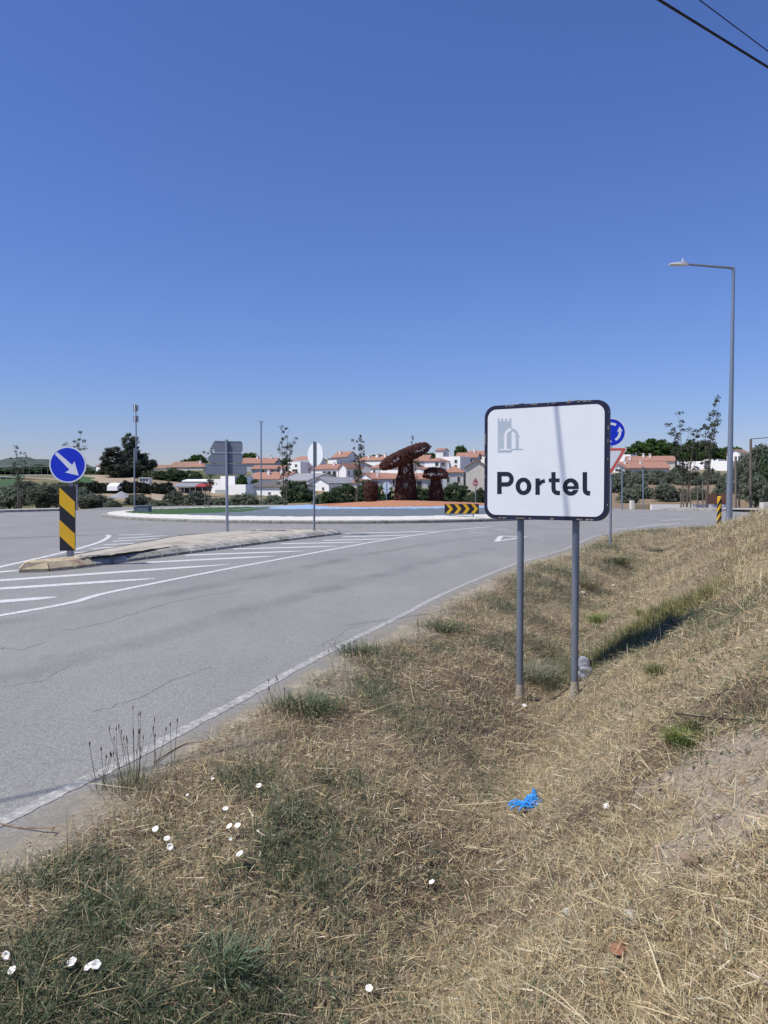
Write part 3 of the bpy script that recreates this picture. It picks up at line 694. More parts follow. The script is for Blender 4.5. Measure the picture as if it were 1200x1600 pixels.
# --- roundabout + give way sign at right
yb = 19.0; b = P(954.5, 851, yb); zg = hz(b.x, b.y); rs = thing('roundabout_sign', (b.x, yb, zg), 'blue roundabout arrows disc over a give way triangle behind the town sign', 'traffic sign')
tl = Vector((1, -.12, 0)); nn = Vector((-.12, -1, 0)); fr = frame_fn((b.x, yb, 0), tl, nn); prm = plane_map((b.x, yb, 0), tl, nn)
MB().tube([(b.x + .0, yb + .05, zg - .1), (b.x, yb + .05, prm(955, 655)[1])], .032, 10).build('post', M['galv'], rs, smooth=True)
cu, cv = prm(955, 675.5); rd = .35
MB().prism(disc((cu, cv), rd, 44), fr, -.02, 0).build('disc_rim', M['sign_white'], rs)
bd = MB().prism(disc((cu, cv), rd * .93, 44), fr, 0, .002).build('blue_disc', M['sign_blue'], rs)
for k in range(3):
    a0 = 140 + 120 * k; L, Rr = stroke(arc_pts((cu, cv), rd * .6, rd * .6, a0 - 82, a0 - 14, 10), rd * .17); m_ = MB()
    for i in range(len(L) - 1): m_.prism([L[i], L[i + 1], Rr[i + 1], Rr[i]], fr, .002, .004)
    e = R(a0 - 14); ct = Vector((cu + rd * .6 * math.cos(e), cv + rd * .6 * math.sin(e))); tg = Vector((-math.sin(e), math.cos(e))); rdv = Vector((math.cos(e), math.sin(e)))
    m_.prism([ct + rdv * rd * .19, ct + tg * rd * .34, ct - rdv * rd * .19], fr, .002, .004); m_.build('arrow', M['sign_white'], bd)
def tri_pts(c, s, r):
    h = s * .866; P3 = [Vector((c[0] - s / 2, c[1] + h / 3)), Vector((c[0], c[1] - 2 * h / 3)), Vector((c[0] + s / 2, c[1] + h / 3))]; out = []
    for i in range(3):
        p, a, q = P3[i], P3[i - 1], P3[(i + 1) % 3]; d1 = (a - p).normalized(); d2 = (q - p).normalized()
        for t in (0, .25, .5, .75, 1): out.append(((p + d1 * r * (1 - t) ** 2 + d2 * r * t ** 2) - 0 * p))
    return out
tv = prm(955, 714)[1]
MB().prism(tri_pts((cu, tv), .80, .07), fr, -.02, 0).build('triangle_rim', M['sign_white'], rs)
rdp = MB().prism(tri_pts((cu, tv), .75, .06), fr, 0, .002).build('red_triangle', M['red_sign'], rs)
MB().prism(tri_pts((cu, tv), .52, .03), fr, .002, .004).build('white_triangle', M['sign_white'], rdp)

# --- chevron board on the roundabout
cb = P(721.5, 795, 33.0); cg = mound_z(cb.x, 33.0); ch = thing('chevron_board', (cb.x, 33, cg), 'low black board with four yellow chevrons pointing right on the roundabout edge', 'traffic sign')
fc_ = frame_fn((cb.x, 33, 0), (1, 0, 0), (0, -1, 0)); x0, x1 = -.735, .735; z1 = P(721, 787.5, 33).z; z0 = P(721, 802.5, 33).z
cbo = MB().prism([(x0, z0), (x1, z0), (x1, z1), (x0, z1)], fc_, -.03, 0).build('board', M['black'], ch)
for k in range(4):
    u = x0 + .05 + .36 * k; h2 = (z0 + z1) / 2; wd = .15
    MB().prism([(u, z0 + .01), (u + wd, z0 + .01), (u + wd + .16, h2), (u + .16, h2)], fc_, 0, .003).build('chevron', M['yellow'], cbo)
    MB().prism([(u + .16, h2), (u + wd + .16, h2), (u + wd, z1 - .01), (u, z1 - .01)], fc_, 0, .003).build('chevron', M['yellow'], cbo)
for u in (-.5, .5): MB().box(fc_(u, (z0 + cg) / 2, -.06), (.05, .05, z0 - cg + .3)).build('leg', M['galv'], ch)

# --- striped marker post
mpz = P(1123.5, 827, 22.5); mg = hz(mpz.x, 22.5); mk = thing('marker_post', (mpz.x, 22.5, mg), 'slim marker post wound with black and yellow stripes beside the street lamp foot', 'marker post')
ht = P(1123, 777, 22.5).z; na = 20
MB().tube([(mpz.x, 22.5, mg - .1), (mpz.x, 22.5, ht)], .062, na).build('post_body', M['yellow'], mk, smooth=True)
for q in range(4):
    k = MB(); zc = mg + .10 + .25 * q; ring_b = []
    for i in range(na + 1):
        a = 2 * math.pi * i / na; tw_ = .075 * math.cos(a + .9)
        for dz in (-.062, .062): k.v.append(Vector((mpz.x + .0632 * math.cos(a), 22.5 + .0632 * math.sin(a), min(ht - .002, zc + tw_ * 1.5 + dz))))
    k.f = [[2 * i, 2 * i + 2, 2 * i + 3, 2 * i + 1] for i in range(na)]; k.build('black_stripe', M['black'], mk, fix=False)
MB().tube([(mpz.x, 22.5, ht - .01), (mpz.x, 22.5, ht + .03)], [.062, .04], 14).build('cap', M['yellow'], mk)

# --- street lamp at right
ly = 23.6; lb_ = P(1139, 826, ly); lg = hz(lb_.x, ly); lamp = thing('street_lamp', (lb_.x, ly, lg), 'tall grey street lamp with a bent arm above the dry bank at right', 'street lamp')
ltop = P(1141, 419, ly).z
MB().tube([(lb_.x, ly, lg - .2), (lb_.x, ly, lg + 1.25), (lb_.x + .02, ly, ltop - .9)], [.098, .090, .046], 16).build('pole', M['lamp'], lamp, smooth=True)
MB().tube([(lb_.x, ly, lg + 1.2), (lb_.x, ly, lg + 1.23)], .094, 16).build('collar', M['lamp'], lamp)
av = P(1074, 413, ly - .2)
MB().tube([(lb_.x + .02, ly, ltop - .95), (lb_.x + .02, ly, ltop - .06), (lb_.x - .0, ly, ltop)], [.047, .047, .045], 12).build('spigot', M['lamp'], lamp, smooth=True)
MB().tube([(lb_.x + .03, ly, ltop), (av.x, av.y, av.z)], [.04, .033], 10).build('arm', M['lamp'], lamp, smooth=True)
ex = P(1046, 412.5, ly - .3); d_ = (ex - av); n2 = Vector((0, 1, 0)); hv_ = []
for t, hw, zt_, zb_ in ((-.04, .05, .04, -.03), (.1, .08, .07, -.035), (.35, .11, .07, -.035), (.62, .12, .035, -.03), (1.0, .09, .005, -.025)):
    c = av + d_ * t; hv_ += [c + n2 * hw + Vector((0, 0, zb_)), c + n2 * hw * .8 + Vector((0, 0, zt_)), c - n2 * hw * .8 + Vector((0, 0, zt_)), c - n2 * hw + Vector((0, 0, zb_))]
MB().add(hv_, [[j * 4 + k, j * 4 + (k + 1) % 4, j * 4 + 4 + (k + 1) % 4, j * 4 + 4 + k] for j in range(4) for k in range(4)] + [[0, 1, 2, 3], [16, 17, 18, 19]]).build('lamp_head', M['lamp_head'], lamp, smooth=True)
c = av + d_ * .25; MB().tube([c + Vector((0, 0, .09)), c + Vector((0, 0, .17))], [.035, .02], 8).build('photocell', M['lamp_head'], lamp)

# --- overhead cables
def cable(a, b, sag, r, label):
    pts = [Vector(a).lerp(Vector(b), t) - Vector((0, 0, sag * 4 * t * (1 - t))) for t in np.linspace(0, 1, 60)]
    o = MB().tube(pts, r, 8).build('power_cable', M['cable'], smooth=True); return tag(o, label, 'cable', 'overhead cables')
def cable_thru(p1, p2, zh, r, label):
    a, b = (lambda q: (lambda d: Vector((0, 0, CAM_H)) + d * ((zh - CAM_H) / d.z))(ray(*q)))(p1), (lambda q: (lambda d: Vector((0, 0, CAM_H)) + d * ((zh - CAM_H) / d.z))(ray(*q)))(p2)
    d = (b - a).normalized(); return cable(a - d * 16, b + d * 26, .0, r, label)
# height at which the cable's shadow falls on the sign face as photographed
sp_ = SO + ux * (pm(878, 720)[0]) + Vector((0, 0, pm(878, 720)[1])); ca, cb_ = ray(1030, 0), ray(1200, 105); A2 = Vector((ca.x, ca.y)) / ca.z; B2 = Vector((cb_.x, cb_.y)) / cb_.z; D2 = B2 - A2
k0 = Vector((SUN_V.x, SUN_V.y)) / SUN_V.z; S2 = Vector((sp_.x, sp_.y)); cr2 = lambda p, q: p.x * q.y - p.y * q.x
zh_ = (cr2(S2 - k0 * sp_.z, D2) + CAM_H * cr2(A2, D2)) / (cr2(A2, D2) - cr2(k0, D2))
cable_thru((1030, 0), (1200, 105), zh_, .0021 * zh_, 'thick black overhead cable crossing the sky corner, the nearer and lower one')
cable_thru((1093, 0), (1200, 80), 11.0, .011, 'thin black overhead wire running above the thick cable in the sky corner')

# ------------------------------------------------------------------ iron ring mushrooms
def rings_mesh(samples, name, parent, rmin=.055, rmax=.10, th=.014, seg=9):
    V = []; Fc = []; cs = 4
    for p, nrm in samples:
        nrm = Vector(nrm) + Vector((random.gauss(0, .35), random.gauss(0, .35), random.gauss(0, .35))); nrm.normalize()
        u = nrm.orthogonal().normalized(); v = nrm.cross(u); rr = random.uniform(rmin, rmax); b0 = len(V); sp = random.uniform(0, 6.28); op = random.uniform(4.6, 6.28)
        for i in range(seg + 1):
            a = sp + op * i / seg; c = Vector(p) + (u * math.cos(a) + v * math.sin(a)) * rr; e = (u * math.cos(a) + v * math.sin(a))
            for k in range(cs):
                q = 2 * math.pi * k / cs + .785; V.append(c + e * th * math.cos(q) + nrm * th * math.sin(q))
        for i in range(seg):
            for k in range(cs): Fc.append((b0 + i * cs + k, b0 + i * cs + (k + 1) % cs, b0 + (i + 1) * cs + (k + 1) % cs, b0 + (i + 1) * cs + k))
    o0 = wloc(parent); V = np.array([(v - o0)[:] for v in V])
    o = link(name, np_mesh(name, V, np.array(Fc), M['rust']), parent); return o
def rev_samples(base, prof, n):                                 # prof: list of (z, r)
    out = []; zs = [p[0] for p in prof]; rs_ = [p[1] for p in prof]
    wt = [(prof[i + 1][0] - prof[i][0] + .001) * (prof[i][1] + prof[i + 1][1]) for i in range(len(prof) - 1)]
    for _ in range(n):
        i = random.choices(range(len(wt)), wt)[0]; t = random.random(); z = zs[i] + (zs[i + 1] - zs[i]) * t; r = rs_[i] + (rs_[i + 1] - rs_[i]) * t; a = random.uniform(0, 6.283)
        out.append((Vector(base) + Vector((r * math.cos(a), r * math.sin(a), z)), Vector((math.cos(a), math.sin(a), 0))))
    return out
def cap_samples(c, rx, rt, rbm, tilt, n):                        # lens: top half height rt, bottom half rbm, tilt about Y
    out = []; Mx = Matrix.Rotation(tilt, 3, 'Y')
    for _ in range(n):
        a = random.uniform(0, 6.283); r = math.sqrt(random.random()); topside = random.random() < .62
        z = (rt if topside else -rbm) * math.sqrt(max(0, 1 - r ** 2.4)); p = Vector((r * rx * math.cos(a), r * rx * math.sin(a), z))
        nrm = Vector((r * math.cos(a) * .6, r * math.sin(a) * .6, (1 if topside else -1) * (1 - r * r + .15)))
        out.append((Vector(c) + Mx @ p, Mx @ nrm))
    return out
md = 43.2; S_ = md / F
def mush(name, bx, by, label, stem, cap=None, ns=500, nc=700):
    b = P(bx, by, md); b.z = mound_z(b.x, md); t = thing(name, b, label, 'sculpture', 'rusty iron mushroom sculptures on the roundabout')
    rings_mesh(rev_samples(b, [(0, stem[0][1])] + stem, ns), 'stem', t)
    if cap:
        c = P(cap[0], cap[1], md); rings_mesh(cap_samples(c, cap[2], cap[3], cap[4], cap[5], nc), 'cap', t)
    return t
k_ = lambda y: (783 - y) * S_
mush('iron_mushroom', 634, 783, 'tallest rusty iron mushroom, its wide cap tilted up to the right', [(0.0, .62), (k_(765), .56), (k_(752), .52), (k_(742), .42), (k_(725), .36), (k_(708), .38)], (633, 714, 1.52, .42, .30, R(-24)), 1350, 2300)
mush('iron_mushroom', 681, 783, 'smaller rusty iron mushroom with a level domed cap beside the tallest one', [(0, .44), (k_(770), .38), (k_(757), .27), (k_(745), .2)], (680.5, 744, .68, .46, .10, R(2)), 560, 720)
mush('iron_mushroom', 579.5, 784, 'stubby capless rusty iron mushroom bud left of the two capped ones', [(0, .26), (k_(775), .32), (k_(765), .37), (k_(757), .33), (k_(752.5), .12)], None, 560)

# two small sign backs and a red sign on the far side of the roundabout
def far_post(px, y0, y1, d, name, label, cat, rad=.03, m='galv'):
    a = P(px, y0, d); g = hz(a.x, d) if (a - RC).length > 12.4 else mound_z(a.x, d)
    t = thing(name, (a.x, d, min(g, a.z)), label, cat); tp = P(px, y1, d); MB().tube([(a.x, d, min(g, a.z) - .15), (tp.x, d, tp.z)], rad, 8).build('post' if name.endswith('sign') else 'pole', M[m], t, smooth=True); return t, tp
t, tp = far_post(604, 785, 753, 53, 'priority_sign', 'small white disc and triangle backs on a post left of the tallest iron mushroom', 'traffic sign')
fq = frame_fn((tp.x, 53, 0), (1, 0, 0), (0, -1, 0)); MB().prism(disc((0, P(604, 759, 53).z), .27, 24), fq, -.02, .0).build('disc', M['sign_white'], t); MB().prism([(-.3, P(604, 765, 53).z), (0, P(604, 774, 53).z), (.3, P(604, 765, 53).z)], fq, -.02, 0).build('triangle', M['sign_white'], t)
t, tp = far_post(743, 790, 747, 54, 'no_entry_sign', 'red triangle and red disc signs on a post before the beige gable house', 'traffic sign')
fq = frame_fn((tp.x, 54, 0), (1, 0, 0), (0, -1, 0)); MB().prism([(-.16, P(743, 752, 54).z), (.16, P(743, 752, 54).z), (0, P(743, 746, 54).z)], fq, -.02, 0).build('triangle', M['red_sign'], t)
dd_ = MB().prism(disc((0, P(743, 755.5, 54).z), .20, 24), fq, -.02, .0).build('disc', M['red_sign'], t); zq = P(743, 755.5, 54).z; MB().prism([(-.14, zq - .03), (.14, zq - .03), (.14, zq + .04), (-.14, zq + .04)], fq, 0, .003).build('white_bar', M['sign_white'], dd_)

# distant lamps and poles
def far_lamp(px, y0, y1, d, label, head='double'):
    t, tp = far_post(px, y0, y1, d, 'street_lamp', label, 'street lamp', .06 if head == 'double' else .045, 'lamp'); o = MB()
    if head == 'double':
        for s in (-1, 1): o.add([tp + Vector((0, -.1, -.12)), tp + Vector((0, .1, -.12)), tp + Vector((s * .32, .1, .02)), tp + Vector((s * .32, -.1, .02)), tp + Vector((0, -.08, -.03)), tp + Vector((0, .08, -.03)), tp + Vector((s * .32, .08, .04)), tp + Vector((s * .32, -.08, .04))], [[0, 1, 2, 3], [7, 6, 5, 4], [0, 4, 5, 1], [2, 6, 7, 3], [0, 3, 7, 4], [1, 5, 6, 2]])
    else: o.box(tp + Vector((.0, 0, .03)), (.16, .14, .08))
    o.build('lamp_head', M['lamp'], t); return t
far_lamp(408, 797, 658, 66, 'slender grey street lamp with a small T head rising before the white houses')
far_lamp(1005, 796, 731, 50, 'short grey lamp post before the olive trees, right of two plain poles', 'flat')
far_lamp(972, 797, 730, 49, 'short grey lamp post just right of the blue roundabout sign', 'flat')
far_lamp(949.5, 797, 735, 50, 'grey lamp post half hidden by the edge of the town sign', 'flat')
t, tp = far_post(1173, 798, 686, 50, 'telephone_pole', 'wooden telephone pole carrying a wire at the right edge', 'utility pole', .085, 'wood')
MB().tube([tp, tp + Vector((1.2, 0, .1)), tp + Vector((9, -1, .7))], .022, 6).build('wire', M['cable'], t)
far_post(1149.5, 799, 713, 48, 'wooden_pole', 'thick bare wooden pole just right of the tall street lamp', 'pole', .075, 'wood')
far_post(1155, 799, 760, 49.5, 'wooden_pole', 'short dark wooden pole between the lamp and the telephone pole', 'pole', .06, 'wood')

# electrical cabinets on the roundabout rim
for px0, px1, y0, y1, dd, lab in ((209.5, 216, 793, 807, 39.6, 'slim grey metal box at the left of the roundabout cabinet'), (214, 232.5, 791.5, 807, 39.0, 'wide grey metal cabinet on the left rim of the roundabout')):
    a, b = P(px0, y1, dd), P(px1, y0, dd); zb_ = min(mound_z((a.x + b.x) / 2, dd), a.z); cab = thing('utility_cabinet', ((a.x + b.x) / 2, dd, zb_), lab, 'cabinet')
    MB().box(((a.x + b.x) / 2, dd + .25, (zb_ + b.z) / 2), (b.x - a.x, .5, b.z - zb_ + .02)).build('housing', M['box_grey'], cab)
    MB().box(((a.x + b.x) / 2, dd - .006, (zb_ + b.z) / 2), ((b.x - a.x) * .86, .012, (b.z - zb_) * .82)).build('door', M['box_grey'], cab)
    MB().box(((a.x + b.x) / 2, dd + .25, b.z + .03), (b.x - a.x + .06, .56, .04)).build('lid', M['box_grey'], cab)

# ------------------------------------------------------------------ houses
def house(xc, yb, d, wl, wr, h, a, roof, label, wm='wall_white', rm='tile', rh=1.5, win=(), chim=(), cat='house', name='house', found=4.0, door=(), wins_m='glass'):
    if wm == 'wall_white' and a < 24:                            # whitewashed fronts stand turned towards the afternoon sun
        k0_ = math.cos(R(a)) / math.cos(R(a + 28)); a += 28; wl *= k0_; win = [(f, u * k0_ if f == 'L' else u, v, w_ * (k0_ if f == 'L' else 1), hh) for f, u, v, w_, hh in win]; chim = [(i * k0_, j, z, s_) for i, j, z, s_ in chim]; door = [(f, u * k0_, v, w_ * k0_, hh, dm_) for f, u, v, w_, hh, dm_ in door]
    o = P(xc, yb, d); a = R(a); eL = Vector((-math.cos(a), math.sin(a), 0)); eR = Vector((math.sin(a), math.cos(a), 0))
    t = thing(name, o, label, cat, None)
    def p(i, j, z): return o + eL * i + eR * j + Vector((0, 0, z))
    k = MB(); z0 = -found
    base = [p(0, 0, z0), p(wl, 0, z0), p(wl, wr, z0), p(0, wr, z0), p(0, 0, h), p(wl, 0, h), p(wl, wr, h), p(0, wr, h)]
    k.add(base, [[0, 1, 5, 4], [1, 2, 6, 5], [2, 3, 7, 6], [3, 0, 4, 7], [4, 5, 6, 7]])
    ov = .28
    if roof == 'L': k.add([p(0, 0, h), p(0, wr / 2, h + rh), p(0, wr, h), p(wl, 0, h), p(wl, wr / 2, h + rh), p(wl, wr, h)], [[0, 1, 2], [3, 4, 5]])
    if roof == 'R': k.add([p(0, 0, h), p(wl / 2, 0, h + rh), p(wl, 0, h), p(0, wr, h), p(wl / 2, wr, h + rh), p(wl, wr, h)], [[0, 1, 2], [3, 4, 5]])
    if roof == 'flat':
        for q in ((wl / 2, .08, wl, .16), (wl / 2, wr - .08, wl, .16), (.08, wr / 2, .16, wr - .34), (wl - .08, wr / 2, .16, wr - .34)):
            c = p(q[0], q[1], h + .15); k.box(c, (q[2], q[3], .3), ax=Matrix((eL, eR, (0, 0, 1))).transposed())
    k.build('wall', M[wm], t)
    r = MB(); s = ov * rh / (wr / 2 if roof == 'L' else wl / 2)
    if roof == 'L':
        r.slab([p(-ov, -ov, h - s + .14), p(wl + ov, -ov, h - s + .14), p(wl + ov, wr / 2, h + rh + .14), p(-ov, wr / 2, h + rh + .14)], .13)
        r.slab([p(-ov, wr + ov, h - s + .14), p(wl + ov, wr + ov, h - s + .14), p(wl + ov, wr / 2 + .003, h + rh + .14), p(-ov, wr / 2 + .003, h + rh + .14)], .13)
    elif roof == 'R':
        r.slab([p(-ov, -ov, h - s + .14), p(-ov, wr + ov, h - s + .14), p(wl / 2, wr + ov, h + rh + .14), p(wl / 2, -ov, h + rh + .14)], .13)
        r.slab([p(wl + ov, -ov, h - s + .14), p(wl + ov, wr + ov, h - s + .14), p(wl / 2 + .003, wr + ov, h + rh + .14), p(wl / 2 + .003, -ov, h + rh + .14)], .13)
    elif roof == 'hip':
        m = min(wl, wr) / 2; e = h + .02
        A, B_, C_, D_ = p(-ov, -ov, e), p(wl + ov, -ov, e), p(wl + ov, wr + ov, e), p(-ov, wr + ov, e)
        q1, q2 = (p(m, wr / 2, h + rh), p(wl - m, wr / 2, h + rh)) if wl > wr else (p(wl / 2, m, h + rh), p(wl / 2, wr - m, h + rh))
        lo = [v - Vector((0, 0, .1)) for v in (A, B_, C_, D_)]
        if wl > wr: r.add([A, B_, C_, D_, q1, q2] + lo, [[0, 1, 5, 4], [1, 2, 5], [2, 3, 4, 5], [3, 0, 4], [6, 7, 1, 0], [7, 8, 2, 1], [8, 9, 3, 2], [9, 6, 0, 3], [9, 8, 7, 6]])
        else: r.add([A, B_, C_, D_, q1, q2] + lo, [[0, 1, 4], [1, 2, 5, 4], [2, 3, 5], [3, 0, 4, 5], [6, 7, 1, 0], [7, 8, 2, 1], [8, 9, 3, 2], [9, 6, 0, 3], [9, 8, 7, 6]])
    elif roof == 'shed':
        r.slab([p(-ov, -ov, h + .14), p(wl + ov, -ov, h + .14), p(wl + ov, wr + ov, h + rh + .14), p(-ov, wr + ov, h + rh + .14)], .12)
        k2 = MB().add([p(0, 0, h), p(0, wr, h), p(0, wr, h + rh), p(wl, 0, h), p(wl, wr, h), p(wl, wr, h + rh)], [[0, 1, 2], [3, 4, 5], [1, 4, 5, 2]]); k2.build('upper_wall', M[wm], t)
    rf = t
    if roof != 'flat': rf = r.build('roof', M[rm], t)
    else: rf = MB().slab([p(.17, .17, h + .06), p(wl - .17, .17, h + .06), p(wl - .17, wr - .17, h + .06), p(.17, wr - .17, h + .06)], .05).build('roof', M['concrete'], t)
    AX = Matrix((eL, eR, (0, 0, 1))).transposed()
    for f, u, v, w_, hh in win:
        c = p(u, -.0, v) if f == 'L' else p(0, u, v)
        sz = (w_, .10, hh) if f == 'L' else (.10, w_, hh); fr_ = MB(); th = .09
        for du, dv, sw, sh in ((0, hh / 2, w_ + th, th), (0, -hh / 2, w_ + th + .1, th), (-w_ / 2, 0, th, hh - th), (w_ / 2, 0, th, hh - th)):
            cc = (p(u + du, 0, v + dv) if f == 'L' else p(0, u + du, v + dv)); fr_.box(cc, (sw, .12, sh) if f == 'L' else (.12, sw, sh), ax=AX)
        fo = fr_.build('window', M['frame_w'], t); MB().box(c, (w_ - .004, .05, hh - .004) if f == 'L' else (.05, w_ - .004, hh - .004), ax=AX).build('pane', M['glass'], fo)
    for f, u, v, w_, hh, dm in door:
        c = p(u, 0, v) if f == 'L' else p(0, u, v); MB().box(c, (w_, .12, hh) if f == 'L' else (.12, w_, hh), ax=AX).build('garage_door' if w_ > 1.6 else 'door', M[dm], t)
    for i, j, z, s_ in chim:
        ck = MB().box(p(i, j, z), (.55 * s_, .55 * s_, 1.6), ax=AX); ck.box(p(i, j, z + .86), (.75 * s_, .75 * s_, .12), ax=AX); ck.build('chimney', M['wall_white'], rf if rf is not t else t)
    return t
W2 = lambda f, us, v, w_=1.0, h_=1.3: [(f, u, v, w_, h_) for u in us]
# far skyline
house(300, 741, 230, 9, 7, 2.2, 25, 'L', 'pink roofed low house below the round green trees at left', 'wall_cream', 'tile_old', 1.6)
house(318, 740, 225, 7, 8, 2.0, 20, 'hip', 'orange hip roof house hiding behind the direction sign', 'wall_cream', 'tile', 1.4, chim=[(3, 3, 3, 1)])
house(258, 741, 330, 14, 8, 2.5, 10, 'L', 'far pale pink roof on the skyline right of the antenna mast', 'wall_cream', 'tile_old', 1.5)
house(292, 739, 340, 12, 8, 2.2, 10, 'L', 'far low roof line between the mast trees and the round green trees', 'wall_cream', 'tile_old', 1.2)
house(163, 733, 300, 5, 6, 1.4, 15, 'L', 'tiny far house with pink roof left of the tall dark trees', 'wall_white', 'tile_old', 1.2)
house(428, 733, 215, 10, 9, 1.6, 8, 'L', 'long low red roof with a white dormer gable on the left hillside', 'wall_shaded', 'tile', 1.6, chim=[(2, 4, 3.2, .9), (6, 4, 3.1, .9)])
house(436, 726, 290, 9, 8, 1.0, 10, 'L', 'pale flat roofed house high up behind the dormer roof', 'wall_white', 'roof_grey', .9)
house(424, 727, 300, 5, 6, 1.5, 5, 'flat', 'small white boxy house at the left end of the hilltop', 'wall_white')
house(450, 741.5, 196, 9.5, 9, 1.4, 6, 'L', 'shaded grey walled row house with three small dark windows left of the white balcony house', 'wall_shaded', 'tile', 1.0, win=W2('L', (1.5, 4.2, 6.6), .75, .7, 1.0))
house(482, 742.5, 190, 4.6, 8, 2.6, 10, 'L', 'house with brown garage door and grey roof right of the balcony house', 'wall_shaded', 'roof_grey', 1.1, door=[('L', 1.4, .7, 1.9, 1.4, 'door_brown')])
house(469.5, 742, 188, 3.5, 5, 2.9, 12, 'flat', 'white balcony house with a wide dark window on the left hillside', 'wall_white', win=[('L', 1.5, 1.0, 1.5, .8), ('L', 1.2, 2.3, .6, .6)])
house(486, 727, 240, 6.5, 7, 1.6, 10, 'L', 'red roof with two white chimneys behind the round sign', 'wall_white', 'tile', 1.3, chim=[(2, 2, 2.9, .9), (.8, 2, 2.9, .9)])
house(528, 748, 185, 7.2, 8, 2.4, 8, 'L', 'white house with three wide dark windows under a red roof right of the round sign', 'wall_white', 'tile', 1.1, win=W2('L', (.9, 2.2, 3.4), 1.2, 1.0, 1.3), chim=[(3, 3, 3.2, .8)])
house(541, 747, 183, 2, 7.5, 2.5, 28, 'R', 'white house with two tall dark windows left of the bare young tree', 'wall_white', 'tile', 1.0, win=W2('R', (1.2, 3.6, 5), 1.2, .6, 1.1))
house(541, 723, 270, 6, 7.5, 2.0, 32, 'L', 'hilltop house with red gable roof and grey side behind the bare young tree', 'wall_white', 'tile', 2.0, chim=[(4, 2, 3.6, .9)])
house(526, 724, 260, 3.2, 5, 1.6, 10, 'shed', 'dark red roofed outbuilding on the hilltop beside the round sign', 'wall_white', 'roof_dark', .6)
house(583, 739, 200, 5.5, 8, 1.6, 4, 'R', 'shaded bluish gable wall house among red roofs left of the tallest iron mushroom', 'wall_shaded', 'tile', 1.2)
house(597, 728, 235, 8, 8, 1.8, 12, 'L', 'red roofed house with white chimneys just left of the tilted iron cap', 'wall_white', 'tile', 1.3, chim=[(1, 3, 3.2, 1), (3.4, 3, 3.0, 1.6), (5.6, 2, 2.6, .8)])
house(600, 739.5, 188, 3.4, 7, 1.3, 8, 'L', 'white walled red roofed cottage under the left tip of the tilted iron cap', 'wall_white', 'tile', .9, win=W2('L', (.9, 2.4), .5, .5, .7))
house(633, 741, 180, 6, 8, 1.6, 10, 'L', 'white wall and red roof behind the tallest iron mushroom stem', 'wall_white', 'tile', 1.0)
# middle row
house(443, 757, 165, 6.3, 8, 1.2, 5, 'L', 'white house with bright red roof and two chimneys above the grey warehouse roof', 'wall_white', 'tile', 1.5, chim=[(2.2, 2.5, 2.6, .8), (5.3, 2.5, 2.3, .9)])
house(404, 758, 172, 3, 7, 1.2, 5, 'L', 'white house with red roof right behind the tall lamp', 'wall_white', 'tile', 1.6)
house(514, 781, 138, 4.3, 9, 3.0, 38, 'R', 'white gable house with one tiny dark window below the wide grey roof', 'wall_white', 'roof_grey', 1.0, win=[('L', 1.4, 2.0, .5, .5)])
house(482, 758, 150, 7, 9, .9, 20, 'L', 'long grey fibre cement roof sloping beside the dark green tree', 'wall_white', 'roof_grey', 1.4)
house(560, 764, 142, 5.2, 6, 1.1, 3, 'L', 'low white house with faded brown red roof behind the bushes', 'wall_white', 'tile_old', .6)
house(580, 764, 150, 2.5, 6.8, 2.2, 12, 'R', 'white end wall of the long red roofed row', 'wall_white', 'tile', .9)
house(618, 775, 148, 4.6, 7, 3.3, 4, 'L', 'shaded grey fronted house with tall dark windows left of the tallest iron mushroom', 'wall_shaded', 'tile', 1.0, win=[('L', 1.0, 1.4, .6, .7), ('L', .35, 2.6, .45, 1.5), ('L', 3.6, 2.5, .5, .7)], chim=[(3.6, 1, 3.9, .5)])
house(668, 772, 150, 5.2, 7, 2.9, 5, 'L', 'shaded grey fronted red roofed house between the two iron mushrooms', 'wall_shaded', 'tile', 1.1, win=[('L', 1.6, 1.8, 1.0, 1.5)])
house(676, 774, 152, 1.0, 6, 4.0, 3, 'flat', 'narrow bright white wall end left of the smaller iron mushroom', 'wall_white')
house(664, 744, 172, 3.2, 7, 1.5, 2, 'R', 'white gable house right behind the tallest iron mushroom stem', 'wall_white', 'tile', .5)
house(668, 731, 205, 5, 6, 1.9, 18, 'L', 'shaded bluish walled house with red roof beneath the right tip of the tilted cap', 'wall_shaded', 'tile', 1.5)
house(687, 736, 188, 4.3, 6.5, 2.5, 34, 'hip', 'white two storey house with dark balcony openings above the smaller iron mushroom', 'wall_white', 'tile', .8, win=[('L', .8, 1.7, .9, .9), ('R', 1.6, 1.7, 1.6, .8), ('R', 4.6, 1.7, .8, .7)])
house(692, 715, 262, 2.6, 6, 2.4, 24, 'L', 'tall white box of a house at the top of the hill', 'wall_white', 'tile', .8, win=[('R', 2.2, 1.4, .9, .9)])
house(719, 734, 190, 4.2, 5, 3.0, 8, 'flat', 'white stepped house with two small windows up the hill behind the chevron board', 'wall_white', win=[('L', 1.0, 2.1, .6, .8), ('L', 1.0, .9, .5, .6)])
house(712, 731, 196, 3.4, 5, 1.4, 12, 'flat', 'low white garden wall block left of the stepped white house', 'wall_white')
house(745, 727, 200, 5.5, 9, 2.0, 14, 'L', 'long red roof left of the beige gable house', 'wall_shaded', 'tile', 1.4, win=W2('L', (1.5, 3.4), 1.2, .6, .7), chim=[(2.6, 1, 1.6, .7)])
house(768, 716, 250, 9.5, 7, 1.2, 6, 'L', 'far red roof on the hilltop behind the palm', 'wall_white', 'tile', 1.4, chim=[(6, 2, 2.5, .8)])
